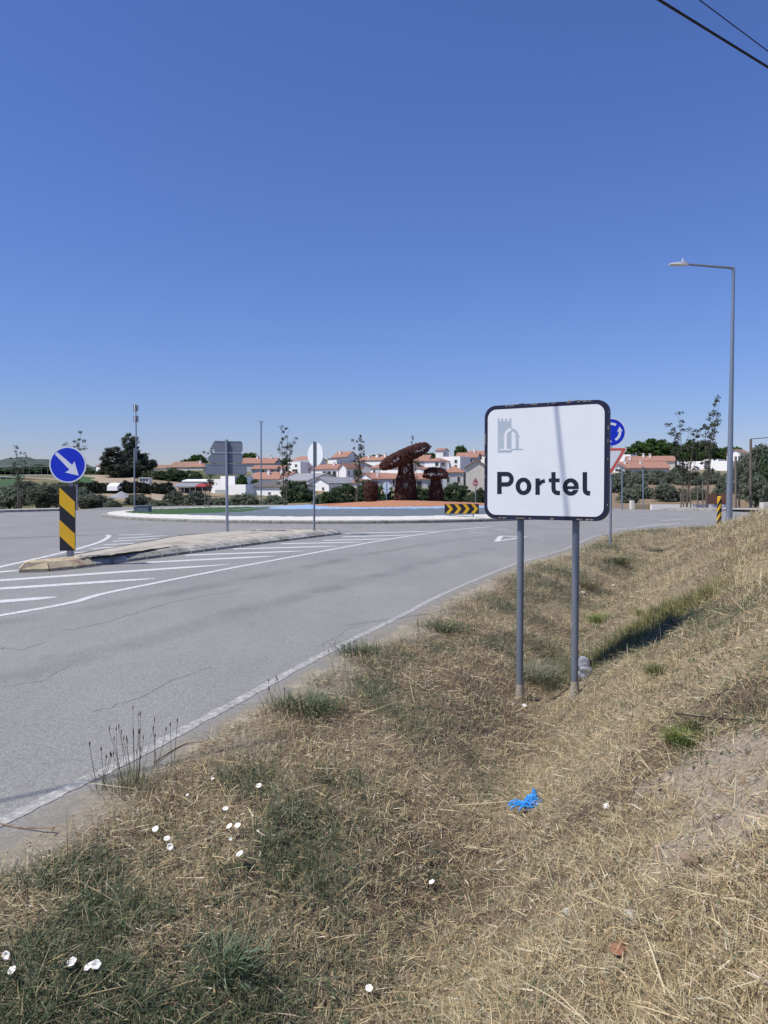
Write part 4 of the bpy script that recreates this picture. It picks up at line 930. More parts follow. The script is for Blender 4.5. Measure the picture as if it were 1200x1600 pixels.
house(724, 765, 146, 3.9, 6.5, 3.3, 10, 'hip', 'shaded grey hip roofed house with two tall shuttered windows behind the chevron board', 'wall_shaded', 'tile', 1.25, win=[('L', .9, 1.9, .55, 1.15), ('L', 2.9, 1.9, .55, 1.15)], chim=[(3.0, 1.2, 4.3, .55)])
house(762, 763, 140, 3.9, 9, 3.9, 6, 'R', 'tall beige windowless gable house beside the town sign edge', 'wall_cream', 'tile', 1.25)
house(852, 765, 150, 8, 8, 3.4, 15, 'hip', 'red hip roofed white house standing behind the town sign', 'wall_white', 'tile', 1.5, win=W2('L', (1.5, 4, 6), 1.8))
# right
house(1046, 745, 150, 9.3, 8, 1.7, 6, 'L', 'long shaded bluish house with bright red roof above the olive trees at right', 'wall_shaded', 'tile', 1.3, chim=[(8, 2.4, 2.5, .7), (5, 2.4, 2.4, .6)])
house(976, 748, 148, 2.4, 6, 2.0, 2, 'R', 'white gable end just right of the give way triangle', 'wall_white', 'tile', .8)
house(1055, 729, 178, 10.5, 8, 1.3, 14, 'L', 'upper red roof house with chimneys under the broad green tree', 'wall_cream', 'tile', 1.2, chim=[(10, 1, 1.6, .9), (6.8, 3, 2.3, .8), (5.3, 3, 2.2, .8)])
house(985, 722, 190, 3, 5, 1.6, 10, 'flat', 'small white block between the two red roofs at right', 'wall_white')
for xc, yb, d, wl, wr, h, lab in ((1100, 735, 175, 3.6, 4, 1.8, 'low white flat house left of the thin tall tree at right'), (1122, 727, 185, 2.6, 4, 1.2, 'small white upper block between the young trees at right'),
                                  (1140, 741, 165, 3.2, 4, 2.6, 'white flat house just left of the tall lamp pole'), (1162, 724, 170, 2.7, 4, 2.2, 'white gabled house just right of the tall lamp pole'), (1060, 740, 172, 1.6, 3, 1.0, 'little white shed left of the thin young trees'), (1084, 741, 165, 2.4, 3, .8, 'small white low wall of a shed under the young trees')):
    house(xc, yb, d, wl, wr, h, 18, 'R' if 'gabled' in lab else 'flat', lab, 'wall_white', 'tile_old', .9)
# warehouse at left
wh = house(440, 785, 128, 6.9, 9, 2.55, 3, 'L', 'low white warehouse with a dark roof and two tiny windows', 'wall_white', 'roof_dark', .8, win=[('L', 2.2, 1.5, .45, .4), ('L', 5.8, 1.5, .35, .4)], cat='warehouse', name='warehouse')
house(384, 785, 129, 6.6, 9, 2.7, 2, 'flat', 'white block with a grey roller door beside the dark roofed warehouse', 'wall_white', door=[('L', 4.9, 1.5, 1.9, 1.25, 'garage')], cat='warehouse', name='warehouse')
house(367, 766, 136, 2.9, 5, 2.2, 2, 'flat', 'higher white cube rising behind the roller door block', 'wall_white')
house(352, 764, 139, 4.6, 6, 1.5, 4, 'flat', 'white house behind the canopy left of the white cube', 'wall_white')
house(390, 760, 140, 2.4, 5, 1.1, 2, 'flat', 'lilac shaded wall beside the dark shrub above the warehouse', 'wall_shaded')
def canopy(x0, x1, y0, y1, d, m, label, name='canopy', th=.15, posts=True, dep=4):
    a, b = P(x0, y0, d), P(x1, y1, d); t = thing(name, ((a.x + b.x) / 2, d, hz((a.x + b.x) / 2, d)), label, 'canopy')
    MB().slab([(a.x, d, b.z), (b.x, d, b.z), (b.x, d + dep, a.z), (a.x, d + dep, a.z)], th).build('canopy_roof', M[m], t)
    if posts:
        for k in range(5):
            x = a.x + .1 + (b.x - a.x - .2) * k / 4; MB().box((x, d + .1, b.z - 1.4), (.1, .1, 2.8 - th - .12)).build('post', M['galv'], t)
        MB().box(((a.x + b.x) / 2, d + dep, b.z - 1.5), (b.x - a.x, .1, 2.6)).build('back_wall', M['roof_dark'], t)
    return t
canopy(284, 327, 748.5, 751, 136, 'wall_white', 'long thin white flat canopy at left of the white cube', th=.28)
canopy(269, 306, 754.5, 760, 124, 'roof_grey', 'low grey open shed roof over dark openings beside the hedge')
canopy(304, 327, 755.5, 760, 122, 'awning', 'dark red awning at the end of the grey open shed', posts=False, th=.1, dep=3)

# ------------------------------------------------------------------ mast, fences, walls, cars at left
md_ = 150; a = P(213.5, 752, md_); mast = thing('antenna_mast', (a.x, md_, hz(a.x, md_)), 'slim lattice mobile phone mast with two antenna rings above the dark trees', 'mast')
ztop = P(213, 632, md_).z; MB().tube([(a.x, md_, hz(a.x, md_) - .3), (a.x, md_, P(213, 690, md_).z), (a.x, md_, ztop)], [.19, .15, .09], 8).build('pole', M['galv'], mast)
for y0, y1 in ((632, 643), (649, 660)):
    za, zb2 = P(213, y1, md_).z, P(213, y0, md_).z
    for k in range(6):
        q = k * math.pi / 3 + .3; MB().box((a.x + .38 * math.cos(q), md_ + .38 * math.sin(q), (za + zb2) / 2), (.22, .16, (zb2 - za) * random.uniform(.75, 1)), q).build('antenna_panel', M['galv' if k % 2 else 'trash_white'], mast)
    for zz in (za + .2, zb2 - .2): MB().tube([(a.x, md_, zz - .04), (a.x, md_, zz + .04)], .36, 10).build('bracket_ring', M['galv'], mast)
def fence(pts, d, hgt_px, n, name, label, cat, m='galv', panel=None):
    t = None; P3 = [P(x, y, d) for x, y in pts]
    t = thing(name, P3[0], label, cat); L = P3[-1] - P3[0]
    for k in range(n + 1):
        c = P3[0].lerp(P3[-1], k / n); MB().box(c + Vector((0, 0, hgt_px * d / F / 2 - .3)), (.07, .07, hgt_px * d / F + .6)).build('post', M[m], t)
    for fz in ((.97,) if not panel else (.98,)): MB().tube([P3[0] + Vector((0, -.08, fz * hgt_px * d / F)), P3[-1] + Vector((0, -.08, fz * hgt_px * d / F))], .035, 6).build('rail', M[m], t)
    if panel:
        for k in range(n):
            c0, c1_ = P3[0].lerp(P3[-1], (k + .06) / n), P3[0].lerp(P3[-1], (k + .94) / n); hh = hgt_px * d / F
            MB().add([c0, c1_, c1_ + Vector((0, 0, hh * .85)), c0 + Vector((0, 0, hh * .85)), c0 + Vector((0, .06, 0)), c1_ + Vector((0, .06, 0)), c1_ + Vector((0, .06, hh * .85)), c0 + Vector((0, .06, hh * .85))], [[0, 1, 2, 3], [7, 6, 5, 4], [0, 4, 5, 1], [3, 2, 6, 7], [0, 3, 7, 4], [1, 5, 6, 2]]).build('panel', M[panel], t)
    return t
fence([(-20, 741.5), (150, 743)], 172, 14, 18, 'sports_fence', 'tall wire sports ground fence on thin grey posts below the wooded hill', 'fence', 'post_grey')
fence([(-20, 749), (112, 755.5)], 140, 5.5, 13, 'low_fence', 'low brown panelled fence sloping down behind the olive trees at left', 'fence', 'trash_white', 'brown_panel')
def lowwall(x0, x1, y0, y1, d, m, label, thick=.3, name='low_wall'):
    a, b = P(x0, y1, d), P(x1, y0, d); t = MB().box(((a.x + b.x) / 2, d, (a.z + b.z) / 2 - .2), (b.x - a.x, thick, b.z - a.z + .4)).build(name, M[m]); me = t.data
    c = Vector(((a.x + b.x) / 2, d, a.z - .4)); me.transform(Matrix.Translation(-c)); t.location = c; tag(t, label, 'wall'); return t
lowwall(31, 105, 741.5, 746, 165, 'wall_cream', 'pale concrete wall at the foot of the sports ground fence')
lowwall(1017, 1136, 788.5, 797, 51, 'wall_white', 'long low white wall behind the junction at right')
lowwall(991, 1016, 788, 795, 51.5, 'plaster_fresh', 'short brown earth coloured wall left of the long white one')
lowwall(985, 989.5, 782, 796, 50.5, 'wall_cream', 'pale stone gate pier at the end of the brown wall', .45, 'gate_pier')
lowwall(1189.5, 1225, 785, 803, 44, 'wall_cream', 'pale block wall at the right edge behind the grass bank', .5)
lowwall(1103, 1136, 771, 778, 52, 'brown_panel', 'rusty brown sheet panel behind the striped marker post', .1, 'rusty_panel')
lowwall(29, 56, 795, 802.5, 60, 'wall_cream', 'flat pale slab ledge between two olive trees at left', 1.2, 'stone_ledge')
# green sports turf and sand bank
def patch(px, d0, d1, m, name):
    ptsA = []; n = 14; 
    for (x0, x1), dd in zip(px, (d0, d1)):
        ptsA.append([P(x0 + (x1 - x0) * k / n, 760, dd) for k in range(n + 1)])
    rows = 8; V = []
    for r in range(rows + 1):
        for k in range(n + 1): v = ptsA[0][k].lerp(ptsA[1][k], r / rows); V.append((v.x, v.y, hz(v.x, v.y) + .06))
    tag(MB().add(V, [[r * (n + 1) + k, r * (n + 1) + k + 1, (r + 1) * (n + 1) + k + 1, (r + 1) * (n + 1) + k] for r in range(rows) for k in range(n)]).build(name, M[m], smooth=True, fix=False), kind='structure')
patch([(-60, 28), (-60, 40)], 126, 150, 'lawn', 'sports_turf'); patch([(118, 150), (120, 148)], 133, 152, 'lawn', 'sports_turf'); patch([(150, 215), (118, 200)], 133, 160, 'plaster_fresh', 'sand_yard'); patch([(240, 330), (235, 330)], 88, 118, 'plaster_fresh', 'sand_yard')
def car(x, d, label, rz):
    z = hz(x, d); t = thing('parked_car', (x, d, z), label, 'car'); L, Wd = 4.0, 1.7; Mx = Matrix.Rotation(rz, 3, 'Z')
    prof = [(-2, .3), (2, .3), (2.0, .75), (1.2, .9), (.6, 1.4), (-1.2, 1.45), (-1.95, .95)]
    fnc = lambda u, v, w_: Vector((x, d, z)) + Mx @ Vector((u, w_, v)); MB().prism(prof, fnc, -.85, .85).build('body', M['trash_white'], t)
    for s in (-.856, .85): MB().prism([(1.05, .93), (.55, 1.34), (-1.1, 1.38), (-1.5, .95)], fnc, s, s + .006).build('window', M['glass'], t)
    for wx in (-1.25, 1.25):
        for s in (-.88, .68): MB().prism(disc((wx, .32), .32, 16), fnc, s, s + .2).build('wheel', M['rubber'], t)
car(P(188, 770, 113.4).x, 113.4, 'small white car parked in front of the dark hedge', R(74))
cv_ = P(225, 753, 133); cab = thing('site_cabin', (cv_.x, 133, hz(cv_.x, 133)), 'small white cabin with dark windows right of the mast foot', 'cabin')
MB().box((cv_.x, 134, cv_.z - .2), (1.7, 2, 1.8)).build('wall', M['trash_white'], cab); MB().box((cv_.x, 134, cv_.z + .74), (1.9, 2.2, .08)).build('roof', M['trash_white'], cab)
for k in (-.5, 0, .5): MB().box((cv_.x + k, 132.99, cv_.z + .3), (.34, .04, .4)).build('window', M['glass'], cab)
hp = P(190, 780, 100); hv2 = []; 
for k in range(1, 6):
    for j in range(12): r_ = 1.6 * k / 5; q = j * math.pi / 6; hv2.append((hp.x + r_ * 1.3 * math.cos(q), 100 + r_ * math.sin(q), hz(hp.x, 100) + max(-.2, .9 * (1 - k / 5) + random.uniform(-.05, .05))))
tag(MB().add([(hp.x, 100, hz(hp.x, 100) + .95)] + hv2, [[0, 1 + j, 1 + (j + 1) % 12] for j in range(12)] + [[1 + k * 12 + j, 1 + (k + 1) * 12 + j, 1 + (k + 1) * 12 + (j + 1) % 12, 1 + k * 12 + (j + 1) % 12] for k in range(4) for j in range(12)]).build('gravel_heap', M['roof_grey']), 'grey gravel heap in front of the dark hedge below the mast', 'gravel heap')

# ------------------------------------------------------------------ trees
def leaf_cloud(clumps, per, size, cols, seed, flat=.0, up_bias=.3):
    r = np.random.default_rng(seed); V = []; n = 0
    cc = np.repeat(np.array([c[:3] for c in clumps]), per, 0); rr = np.repeat(np.array([c[3] for c in clumps]), per)
    d = r.normal(size=(len(cc), 3)); d /= np.linalg.norm(d, axis=1)[:, None]; rad = rr * r.random(len(cc)) ** .45
    pos = cc + d * rad[:, None] * np.array([1, 1, .8])
    nn = d * .7 + r.normal(size=d.shape) * .7 + np.array([0, 0, up_bias]); nn /= np.linalg.norm(nn, axis=1)[:, None]
    u = np.cross(nn, r.normal(size=d.shape)); u /= np.linalg.norm(u, axis=1)[:, None]; v = np.cross(nn, u)
    s = size * r.uniform(.6, 1.4, len(cc)); a = u * s[:, None]; b = v * (s * .45)[:, None]
    V = np.stack([pos - a, pos + b, pos + a, pos - b], 1).reshape(-1, 3); Fq = np.arange(len(V)).reshape(-1, 4)
    ct = r.random(len(clumps)); cl = np.repeat(ct, per) * .5 + r.random(len(cc)) * .5; cols = np.array(cols)
    k = cl * (len(cols) - 1); i = np.clip(k.astype(int), 0, len(cols) - 2); f = (k - i)[:, None]; col_ = cols[i] * (1 - f) + cols[i + 1] * f
    return V, Fq, np.repeat(col_, 4, 0)
def crown_clumps(ells, n, cr, seed):
    r = random.Random(seed); out = []; wt = [e[3] * e[4] * e[5] for e in ells]
    while len(out) < n:
        e = r.choices(ells, wt)[0]; d = Vector((r.gauss(0, 1), r.gauss(0, 1), r.gauss(0, 1))).normalized(); q = r.uniform(.45, 1.02) ** .6
        if d.z < -.75: continue
        out.append((e[0] + d.x * e[3] * q, e[1] + d.y * e[4] * q, e[2] + d.z * e[5] * q, cr * r.uniform(.6, 1.35)))
    return out
OLIVE = [(0.091, 0.1118, 0.0754), (0.1495, 0.1755, 0.1235), (0.247, 0.273, 0.2015)]; DARK = [(0.0377, 0.0638, 0.0319), (0.0725, 0.1131, 0.0522), (0.1232, 0.174, 0.0798)]
GREEN = [(0.0338, 0.0715, 0.0182), (0.065, 0.1274, 0.0286), (0.1105, 0.1885, 0.0455)]; EUC = [(0.0468, 0.0611, 0.0442), (0.078, 0.0949, 0.065), (0.13, 0.1404, 0.0975)]; SPARSE = [(.05, .06, .035), (.09, .10, .06)]
PROTO = {}
def proto(kind, seed):
    r = random.Random(seed)
    t = bpy.data.objects.new(kind, None); C.objects.link(t); tr = MB()
    if kind == 'olive_tree':
        ells = [(0, 0, 1.75, 1.35, 1.35, 1.15), (.8, .2, 1.5, .9, .9, .8), (-.8, -.2, 1.55, .95, .9, .85), (r.uniform(-.4, .4), .3, 2.4, .8, .8, .7), (.1, -.6, 1.0, 1.2, .8, .7)]; cl = crown_clumps(ells, 150, .32, seed); per, sz, cols = 75, .09, OLIVE; th, tr0 = 1.2, .16
    elif kind == 'bushy_tree':
        ells = [(0, 0, 1.6, 1.5, 1.5, 1.4), (.9, 0, 1.2, 1.0, 1, 1.0), (-.9, .1, 1.1, 1.0, 1, 1.0), (.2, -.3, .7, 1.5, 1.2, .7)]; cl = crown_clumps(ells, 170, .32, seed); per, sz, cols = 80, .095, DARK; th, tr0 = .9, .15
    elif kind == 'round_tree':
        ells = [(0, 0, 2.6, 2.2, 2.2, 1.6), (1.2, 0, 2.3, 1.4, 1.4, 1.1), (-1.3, .2, 2.3, 1.3, 1.3, 1.1)]; cl = crown_clumps(ells, 190, .38, seed); per, sz, cols = 80, .13, GREEN; th, tr0 = 1.6, .2
    elif kind == 'tall_tree':
        ells = [(0, 0, 3.2, 1.9, 1.8, 2.0), (.9, 0, 5.2, 1.5, 1.5, 2.0), (1.0, .2, 7.2, 1.1, 1.1, 1.3), (-1.4, 0, 3.4, 1.4, 1.3, 1.6), (1.9, 0, 3.9, 1.0, 1, 1.3), (-.5, .2, 1.2, 2.0, 1.6, 1.0)]; cl = crown_clumps(ells, 280, .5, seed); per, sz, cols = 75, .15, EUC; th, tr0 = 4.2, .3
    elif kind == 'hedge_tree':
        ells = [(0, 0, 1.4, 1.9, 1.3, 1.4), (1.3, 0, 1.1, 1.3, 1.2, 1.2), (-1.3, 0, 1.2, 1.3, 1.2, 1.2)]; cl = crown_clumps(ells, 170, .36, seed); per, sz, cols = 80, .12, [(.02, .03, .019), (.03, .042, .025), (.055, .068, .04)]; th, tr0 = 1, .15
    if kind == 'young_tree':
        cl = []
        for s in range(r.randint(5, 7)):
            a = r.uniform(0, 6.28); x0, y0 = .10 * math.cos(a), .10 * math.sin(a); h = r.uniform(3.9, 5.6); lean = r.uniform(.3, .95)
            at_ = lambda q: (x0 * (1 - q) + lean * math.cos(a) * q ** 1.8, y0 + lean * math.sin(a) * q ** 1.8, h * q)
            tr.tube([at_(q) for q in (0, .3, .55, .75, .9, 1)], [.022, .020, .016, .012, .009, .005], 5)
            for q in np.linspace(.42, 1.0, 13):
                if r.random() < .5 + .4 * q:
                    c = at_(q); e = (c[0] + r.gauss(0, .16), c[1] + r.gauss(0, .16), c[2] + r.uniform(-.05, .22)); tr.tube([c, e], [.006, .003], 4); cl.append((*e, r.uniform(.10, .24)))
        per, sz, cols = 30, .058, SPARSE
    else:
        tr.tube([(0, 0, -.5), (.04, .02, th * .5), (.0, .05, th)], [tr0 * 1.15, tr0, tr0 * .8], 9)
        for k in range(7):
            c = r.choice(cl); m_ = Vector((c[0] * .4, c[1] * .4, th + (c[2] - th) * .35)); tr.tube([(0, .04, th * .8), m_, c[:3]], [tr0 * .6, tr0 * .35, tr0 * .1], 6)
    tr.build('trunk', M['bark'], t, smooth=True)
    v, f, c = leaf_cloud(cl, per, sz, cols, seed); link('crown', np_mesh('crown', v, f, M['leaf'], c), t)
    zs = v[:, 2]; xs = v[:, 0]
    PROTO[(kind, seed)] = (t, np.percentile(zs, 99.5), np.percentile(xs, 99) - np.percentile(xs, 1)); t.hide_render = False
    return PROTO[(kind, seed)]
used = {}; _tree_n = [0]
def tree(kind, px, ytop, ybase, d, wpx, label, group=None, cat='tree', zmin=None):
    seeds = {'olive_tree': (1, 2, 3, 4), 'bushy_tree': (5, 6, 7), 'round_tree': (8, 9), 'tall_tree': (10, 16), 'hedge_tree': (11, 12), 'young_tree': (13, 14, 15, 17)}[kind]
    sd = seeds[_tree_n[0] % len(seeds)]; _tree_n[0] += 1
    if (kind, sd) not in PROTO: proto(kind, sd)
    t, ph, pw = PROTO[(kind, sd)]
    o = t if (kind, sd) not in used else copy_tree(t); used[(kind, sd)] = 1
    b = P(px, ybase, d); g = hz(b.x, d); top = P(px, ytop, d).z; b.z = min(b.z, g) if zmin is None else zmin
    sz = max(.3, (top - b.z) / ph); sx = wpx * d / F / pw
    o.location = b; o.rotation_euler = (0, 0, random.choice((0, math.pi)) + random.uniform(-.5, .5)); o.scale = (sx, sx, sz); o.name = kind
    return tag(o, label, cat, group)
oll = 'olive trees beyond the roundabout'
for a_ in ((14, 762, 803, 58, 52, 'olive tree at the far left edge behind the pavement'), (72, 757, 803, 60, 50, 'tall grey olive tree just left of the blue arrow sign'), (-20, 770, 803, 62, 50, 'olive tree mostly beyond the left picture edge'),
           (40, 752, 775, 88, 60, 'dark olive tree behind the two olives at far left'), (95, 754, 778, 92, 45, 'shaded olive tree behind the striped panel'),
           (148, 772, 801, 64, 52, 'low spreading olive tree right of the striped panel'), (128, 762, 795, 74, 34, 'slim olive tree close behind the striped panel'), (176, 784, 800, 60, 26, 'small low olive bush between two bigger olives at left'), (215, 772, 797, 76, 42, 'rounded olive tree behind the roundabout cabinet'),
           (272, 768, 799, 70, 32, 'pale olive tree left of the direction sign post'), (308, 768, 800, 66, 50, 'brownish olive tree below the grey open shed'), (250, 786, 800, 62, 40, 'low olive scrub right of the cabinet'), (340, 778, 801, 64, 40, 'low olive tree directly behind the direction sign post'),
           (378, 772, 801, 66, 50, 'wide olive tree before the white roller door block'), (398, 782, 801, 70, 36, 'small olive left of the tall thin lamp'), (428, 774, 800, 64, 40, 'olive tree right of the tall thin lamp'), (505, 772, 797, 72, 34, 'pale olive tree right of the round sign')):
    tree('olive_tree', *a_, group=oll)
for a_ in ((463, 753, 798, 84, 52, 'big dark green tree before the grey roof house'), (540, 757, 794, 80, 56, 'dense green bush below the faded brown roof'), (520, 766, 796, 70, 40, 'mid green bush left of the iron mushroom bud'), (575, 752, 790, 86, 36, 'dark tree behind the iron mushroom bud'), (598, 758, 790, 74, 40, 'green bush behind the small white sign backs'),
           (655, 762, 790, 76, 46, 'green bush between the two iron mushrooms'), (640, 770, 792, 70, 40, 'leafy bush behind the tallest iron mushroom stem'), (712, 755, 790, 82, 50, 'large dark green bush right of the smaller iron mushroom'), (752, 764, 792, 78, 36, 'grey green bush at the edge of the town sign'), (736, 774, 792, 68, 26, 'bright green low bush behind the chevron board'), (800, 762, 793, 75, 60, 'bush hidden behind the town sign')):
    tree('bushy_tree', *a_, group='green bushes behind the roundabout')
for a_ in ((203, 742, 752, 150, 26, 'dark bush at the foot of the mast'),):
    tree('bushy_tree', *a_)
tree('tall_tree', 190, 700, 756, 146, 58, 'broad dark grey green tree left of the antenna mast'); tree('tall_tree', 214, 680, 756, 152, 52, 'tallest dark tree, its ragged crown climbing around the antenna mast')
for i, (px, yt, wd, lab) in enumerate(((130, 754, 30, 'leftmost dark hedge tree behind the striped panel'), (150, 753, 32, 'dark hedge tree above the low spreading olive'), (172, 755, 30, 'dark hedge tree behind the white car'), (194, 752, 34, 'dark hedge tree below the broad dark tree'), (217, 753, 34, 'dark hedge tree below the mast'), (240, 755, 32, 'dark hedge tree right of the mast foot'), (260, 754, 28, 'rightmost dark hedge tree next to the grey open shed'))):
    tree('hedge_tree', px, yt, 777, 113, wd, lab, 'dark hedge row')
for a_ in ((245, 736, 756, 145, 44, 'leafy green tree right of the white cabin'), (272, 732, 756, 150, 44, 'green tree behind the grey open shed'), (296, 736, 752, 155, 40, 'green tree left of the white canopy'), (165, 733, 746, 160, 30, 'small green tree left of the broad dark tree'), (140, 734, 746, 165, 34, 'low tree beyond the sports ground'), (90, 728, 742, 200, 60, 'tree clump behind the sports fence'), (30, 730, 742, 195, 60, 'left tree clump behind the sports fence'), (60, 726, 742, 205, 56, 'middle dark tree clump behind the sports fence'), (118, 727, 742, 198, 50, 'tree clump right behind the blue arrow sign'), (4, 731, 742, 200, 50, 'tree clump at the picture edge behind the sports fence')):
    tree('bushy_tree', *a_, group='trees behind the hedge')
for a_ in ((309, 711, 736, 250, 26, 'round green tree on the skyline left of the direction sign'), (291, 718, 736, 255, 22, 'smaller round tree at the left of the skyline pair'), (390, 708, 730, 255, 28, 'round dark tree on the skyline right of the direction sign'), (640, 707, 728, 270, 26, 'dark tree on the skyline behind the iron cap'), (590, 711, 728, 280, 26, 'low dark tree on the skyline left of the tilted cap'), (570, 713, 728, 285, 20, 'small dark tree beside the hilltop gable house'), (672, 708, 724, 275, 24, 'dark tree at the right tip of the iron cap'),
           (446, 716, 736, 210, 14, 'small dark tree beside the white balcony house'), (560, 734, 748, 175, 12, 'shrub beside the bluish gable wall'), (378, 742, 760, 136, 16, 'dark shrub on the terrace above the warehouse'), (650, 722, 738, 185, 14, 'shrub under the right side of the tilted cap'), (399, 749, 760, 140, 12, 'little shrub left of the tall thin lamp')):
    tree('round_tree', *a_, group='trees among the hillside houses')
tree('round_tree', 720, 697, 716, 250, 20, 'dark palm like tree on the hilltop above the stepped white house')
for a_ in ((1020, 687, 730, 205, 76, 'broad round green tree above the red roofs at right'), (1090, 692, 735, 200, 66, 'broad green tree behind the two thin young trees'), (1056, 696, 730, 215, 40, 'green tree filling the gap between two broad ones'), (1143, 699, 735, 195, 38, 'green tree just right of the tall lamp pole')):
    tree('round_tree', *a_, group='broad green trees at right')
for a_ in ((965, 745, 790, 76, 40, 'olive tree behind the give way triangle post'), (990, 742, 790, 82, 44, 'olive tree below the bright red roof'), (1015, 740, 785, 92, 46, 'olive tree in the middle of the right grove'), (1000, 756, 792, 68, 38, 'low olive tree left of the round one'), (1037, 757, 790, 64, 38, 'round dark olive tree standing before the brown earth bank'), (1052, 738, 782, 96, 44, 'olive tree behind the thin young tree'),
           (1078, 740, 782, 92, 40, 'olive tree between the two thin young trees'), (1090, 760, 792, 66, 26, 'small dark olive tree above the white wall'), (1112, 736, 785, 94, 44, 'olive tree behind the tall lamp pole'), (1135, 745, 790, 78, 36, 'olive tree right behind the tall lamp pole'), (950, 752, 790, 80, 40, 'olive tree half hidden by the town sign'),
           (975, 734, 776, 112, 40, 'olive tree high in the grove beside the white gable end'), (1003, 735, 776, 114, 42, 'olive tree right under the bright red roof eaves'), (1030, 735, 776, 116, 40, 'upper olive tree below the right end of the bright red roof'), (1062, 730, 776, 118, 42, 'upper olive tree between the red roof and the young trees'), (1096, 738, 778, 112, 40, 'upper olive tree behind the taller young tree'), (1128, 742, 780, 108, 40, 'upper olive tree below the white houses at right'),
           (980, 764, 793, 62, 30, 'low scrubby olive just right of the short lamp posts'), (1125, 764, 793, 60, 30, 'low olive bush behind the striped marker post'), (1066, 764, 792, 64, 22, 'little olive bush between the stakes'), (1150, 738, 790, 74, 36, 'olive tree between the tall lamp and the bare wooden pole')):
    tree('olive_tree', *a_, group='olive grove at right')
for a_ in ((1165, 712, 795, 66, 46, 'dense olive green tree left of the telephone pole'), (1190, 697, 797, 62, 54, 'tall dense tree at the right picture edge'), (1215, 700, 800, 58, 60, 'dense tree beyond the right picture edge'), (1180, 745, 799, 54, 40, 'brownish bush below the telephone pole')):
    tree('olive_tree' if 'brownish' in a_[5] or 'left of' in a_[5] or 'tall dense' in a_[5] else 'bushy_tree', *a_, group='dense trees at the right edge')
for px, yt, yb2, d, wpx, lab in ((33, 697, 804, 50, 24, 'thin young tree with sparse leaves at far left'), (116, 674, 802, 50, 30, 'thin young tree whose top shows above the blue arrow sign'), (445, 668, 796, 56, 24, 'thin young tree with upright bare shoots right of the tall lamp'), (556, 680, 788, 58, 20, 'nearly bare young tree between the round sign and the iron bud'), (648, 682, 786, 58, 16, 'thin young tree whose top peeks over the tilted iron cap'),
                              (1071, 645, 797, 50, 44, 'left one of the two thin young trees above the white wall'), (1103, 624, 797, 49, 32, 'taller right one of the two thin young trees above the white wall'), (325, 700, 800, 54, 18, 'thin young tree hidden behind the direction panels')):
    b_ = P(px, yb2, d); tree('young_tree', px, yt, yb2, d, wpx, lab, 'young staked roadside trees')
for px, y1, d, lab in ((1064, 770, 48.8, 'wooden stake left of the left young tree'), (1079, 764, 48.8, 'wooden stake right of the left young tree'), (1090, 760, 48.5, 'dark wooden stake between the young trees'), (1098, 752, 48.2, 'wooden stake beside the taller young tree'), (28, 760, 49, 'wooden stake beside the far left young tree'), (320.5, 768, 53, 'wooden stake left of the direction sign post'), (210, 700, 47, 'thin tall grey pole behind the roundabout cabinet'), (120.5, 757, 47.5, 'thin grey pole right behind the striped panel')):
    far_post(px, 799, y1, d, 'wooden_stake' if 'stake' in lab else 'thin_pole', lab, 'stake' if 'stake' in lab else 'pole', .045, 'wood' if 'stake' in lab else 'galv')

# ------------------------------------------------------------------ verge grass
def blades(x, y, L, Wd, az, e0, e1, colr, roll=None, z=None, dz=0.0):
    n = len(x); z = hgt(x, y) if z is None else z
    roll = rng.uniform(-.9, .9, n) if roll is None else roll
    dx, dy = np.cos(az), np.sin(az); p0 = np.stack([x, y, z + dz], 1)
    d1 = np.stack([dx * np.cos(e0), dy * np.cos(e0), np.sin(e0)], 1); d2 = np.stack([dx * np.cos(e1), dy * np.cos(e1), np.sin(e1)], 1)
    p1 = p0 + d1 * (L * .55)[:, None]; p2 = p1 + d2 * (L * .45)[:, None]
    sd = np.stack([-dy * np.cos(roll), dx * np.cos(roll), np.sin(roll)], 1) * (Wd / 2)[:, None]
    V = np.stack([p0 - sd, p0 + sd, p1 - sd * .8, p1 + sd * .8, p2], 1).reshape(-1, 3)
    b = (np.arange(n) * 5)[:, None]; Fc = np.concatenate([b + [0, 1, 3], b + [0, 3, 2], b + [2, 3, 4]], 1).reshape(-1, 3)
    return V, Fc, np.repeat(colr, 5, 0)
def pick(cols, n, jit=.18):
    cols = np.array(cols); c = cols[rng.integers(0, len(cols), n)]; return c * rng.uniform(1 - jit, 1 + jit, (n, 1)) * rng.uniform(.94, 1.06, (n, 3))
def sample(n, d0, d1, pw, tmax=.92):
    u = rng.random(n); k = 1 - pw + 1
    d = (d0 ** k + u * (d1 ** k - d0 ** k)) ** (1 / k); t = rng.uniform(-tmax, tmax, n); return t * d, d
G1 = T(60, 1540); G2 = T(260, 1480); G3 = T(430, 1370); G4 = T(230, 1390); GB1 = T(985, 1005); GB2 = T(1055, 965)
def green_mask(x, y, s):
    def blob(c, rx, ry): return np.exp(-((x - c.x) / rx) ** 2 - ((y - c.y) / ry) ** 2)
    g = 1.1 * blob(G1, .75, .5) + .95 * blob(G2, .55, .40) + .42 * blob(G3, .5, .45) + .42 * blob(G4, .45, .4) + .9 * blob(GB1, .45, 1.0) + .95 * blob(GB2, .5, 1.2)
    band_ = np.exp(-((s - .95) / .55) ** 2) * sst(2.5, 4, y) * .55
    band2 = np.exp(-((s - 1.9) / .5) ** 2) * sst(5.5, 8, y) * .4
    n1 = fbm(x, y, 1.6, 3, 41); g = g * (.25 + .85 * sst(.30, .58, fbm(x, y, 3.1, 3, 47)))
    return np.clip(g * (.55 + .9 * n1) + (band_ + band2) * sst(.42, .62, n1) * 1.7 + .30 * sst(.60, .72, fbm(x, y, .9, 3, 44)) - .03, 0, 1)
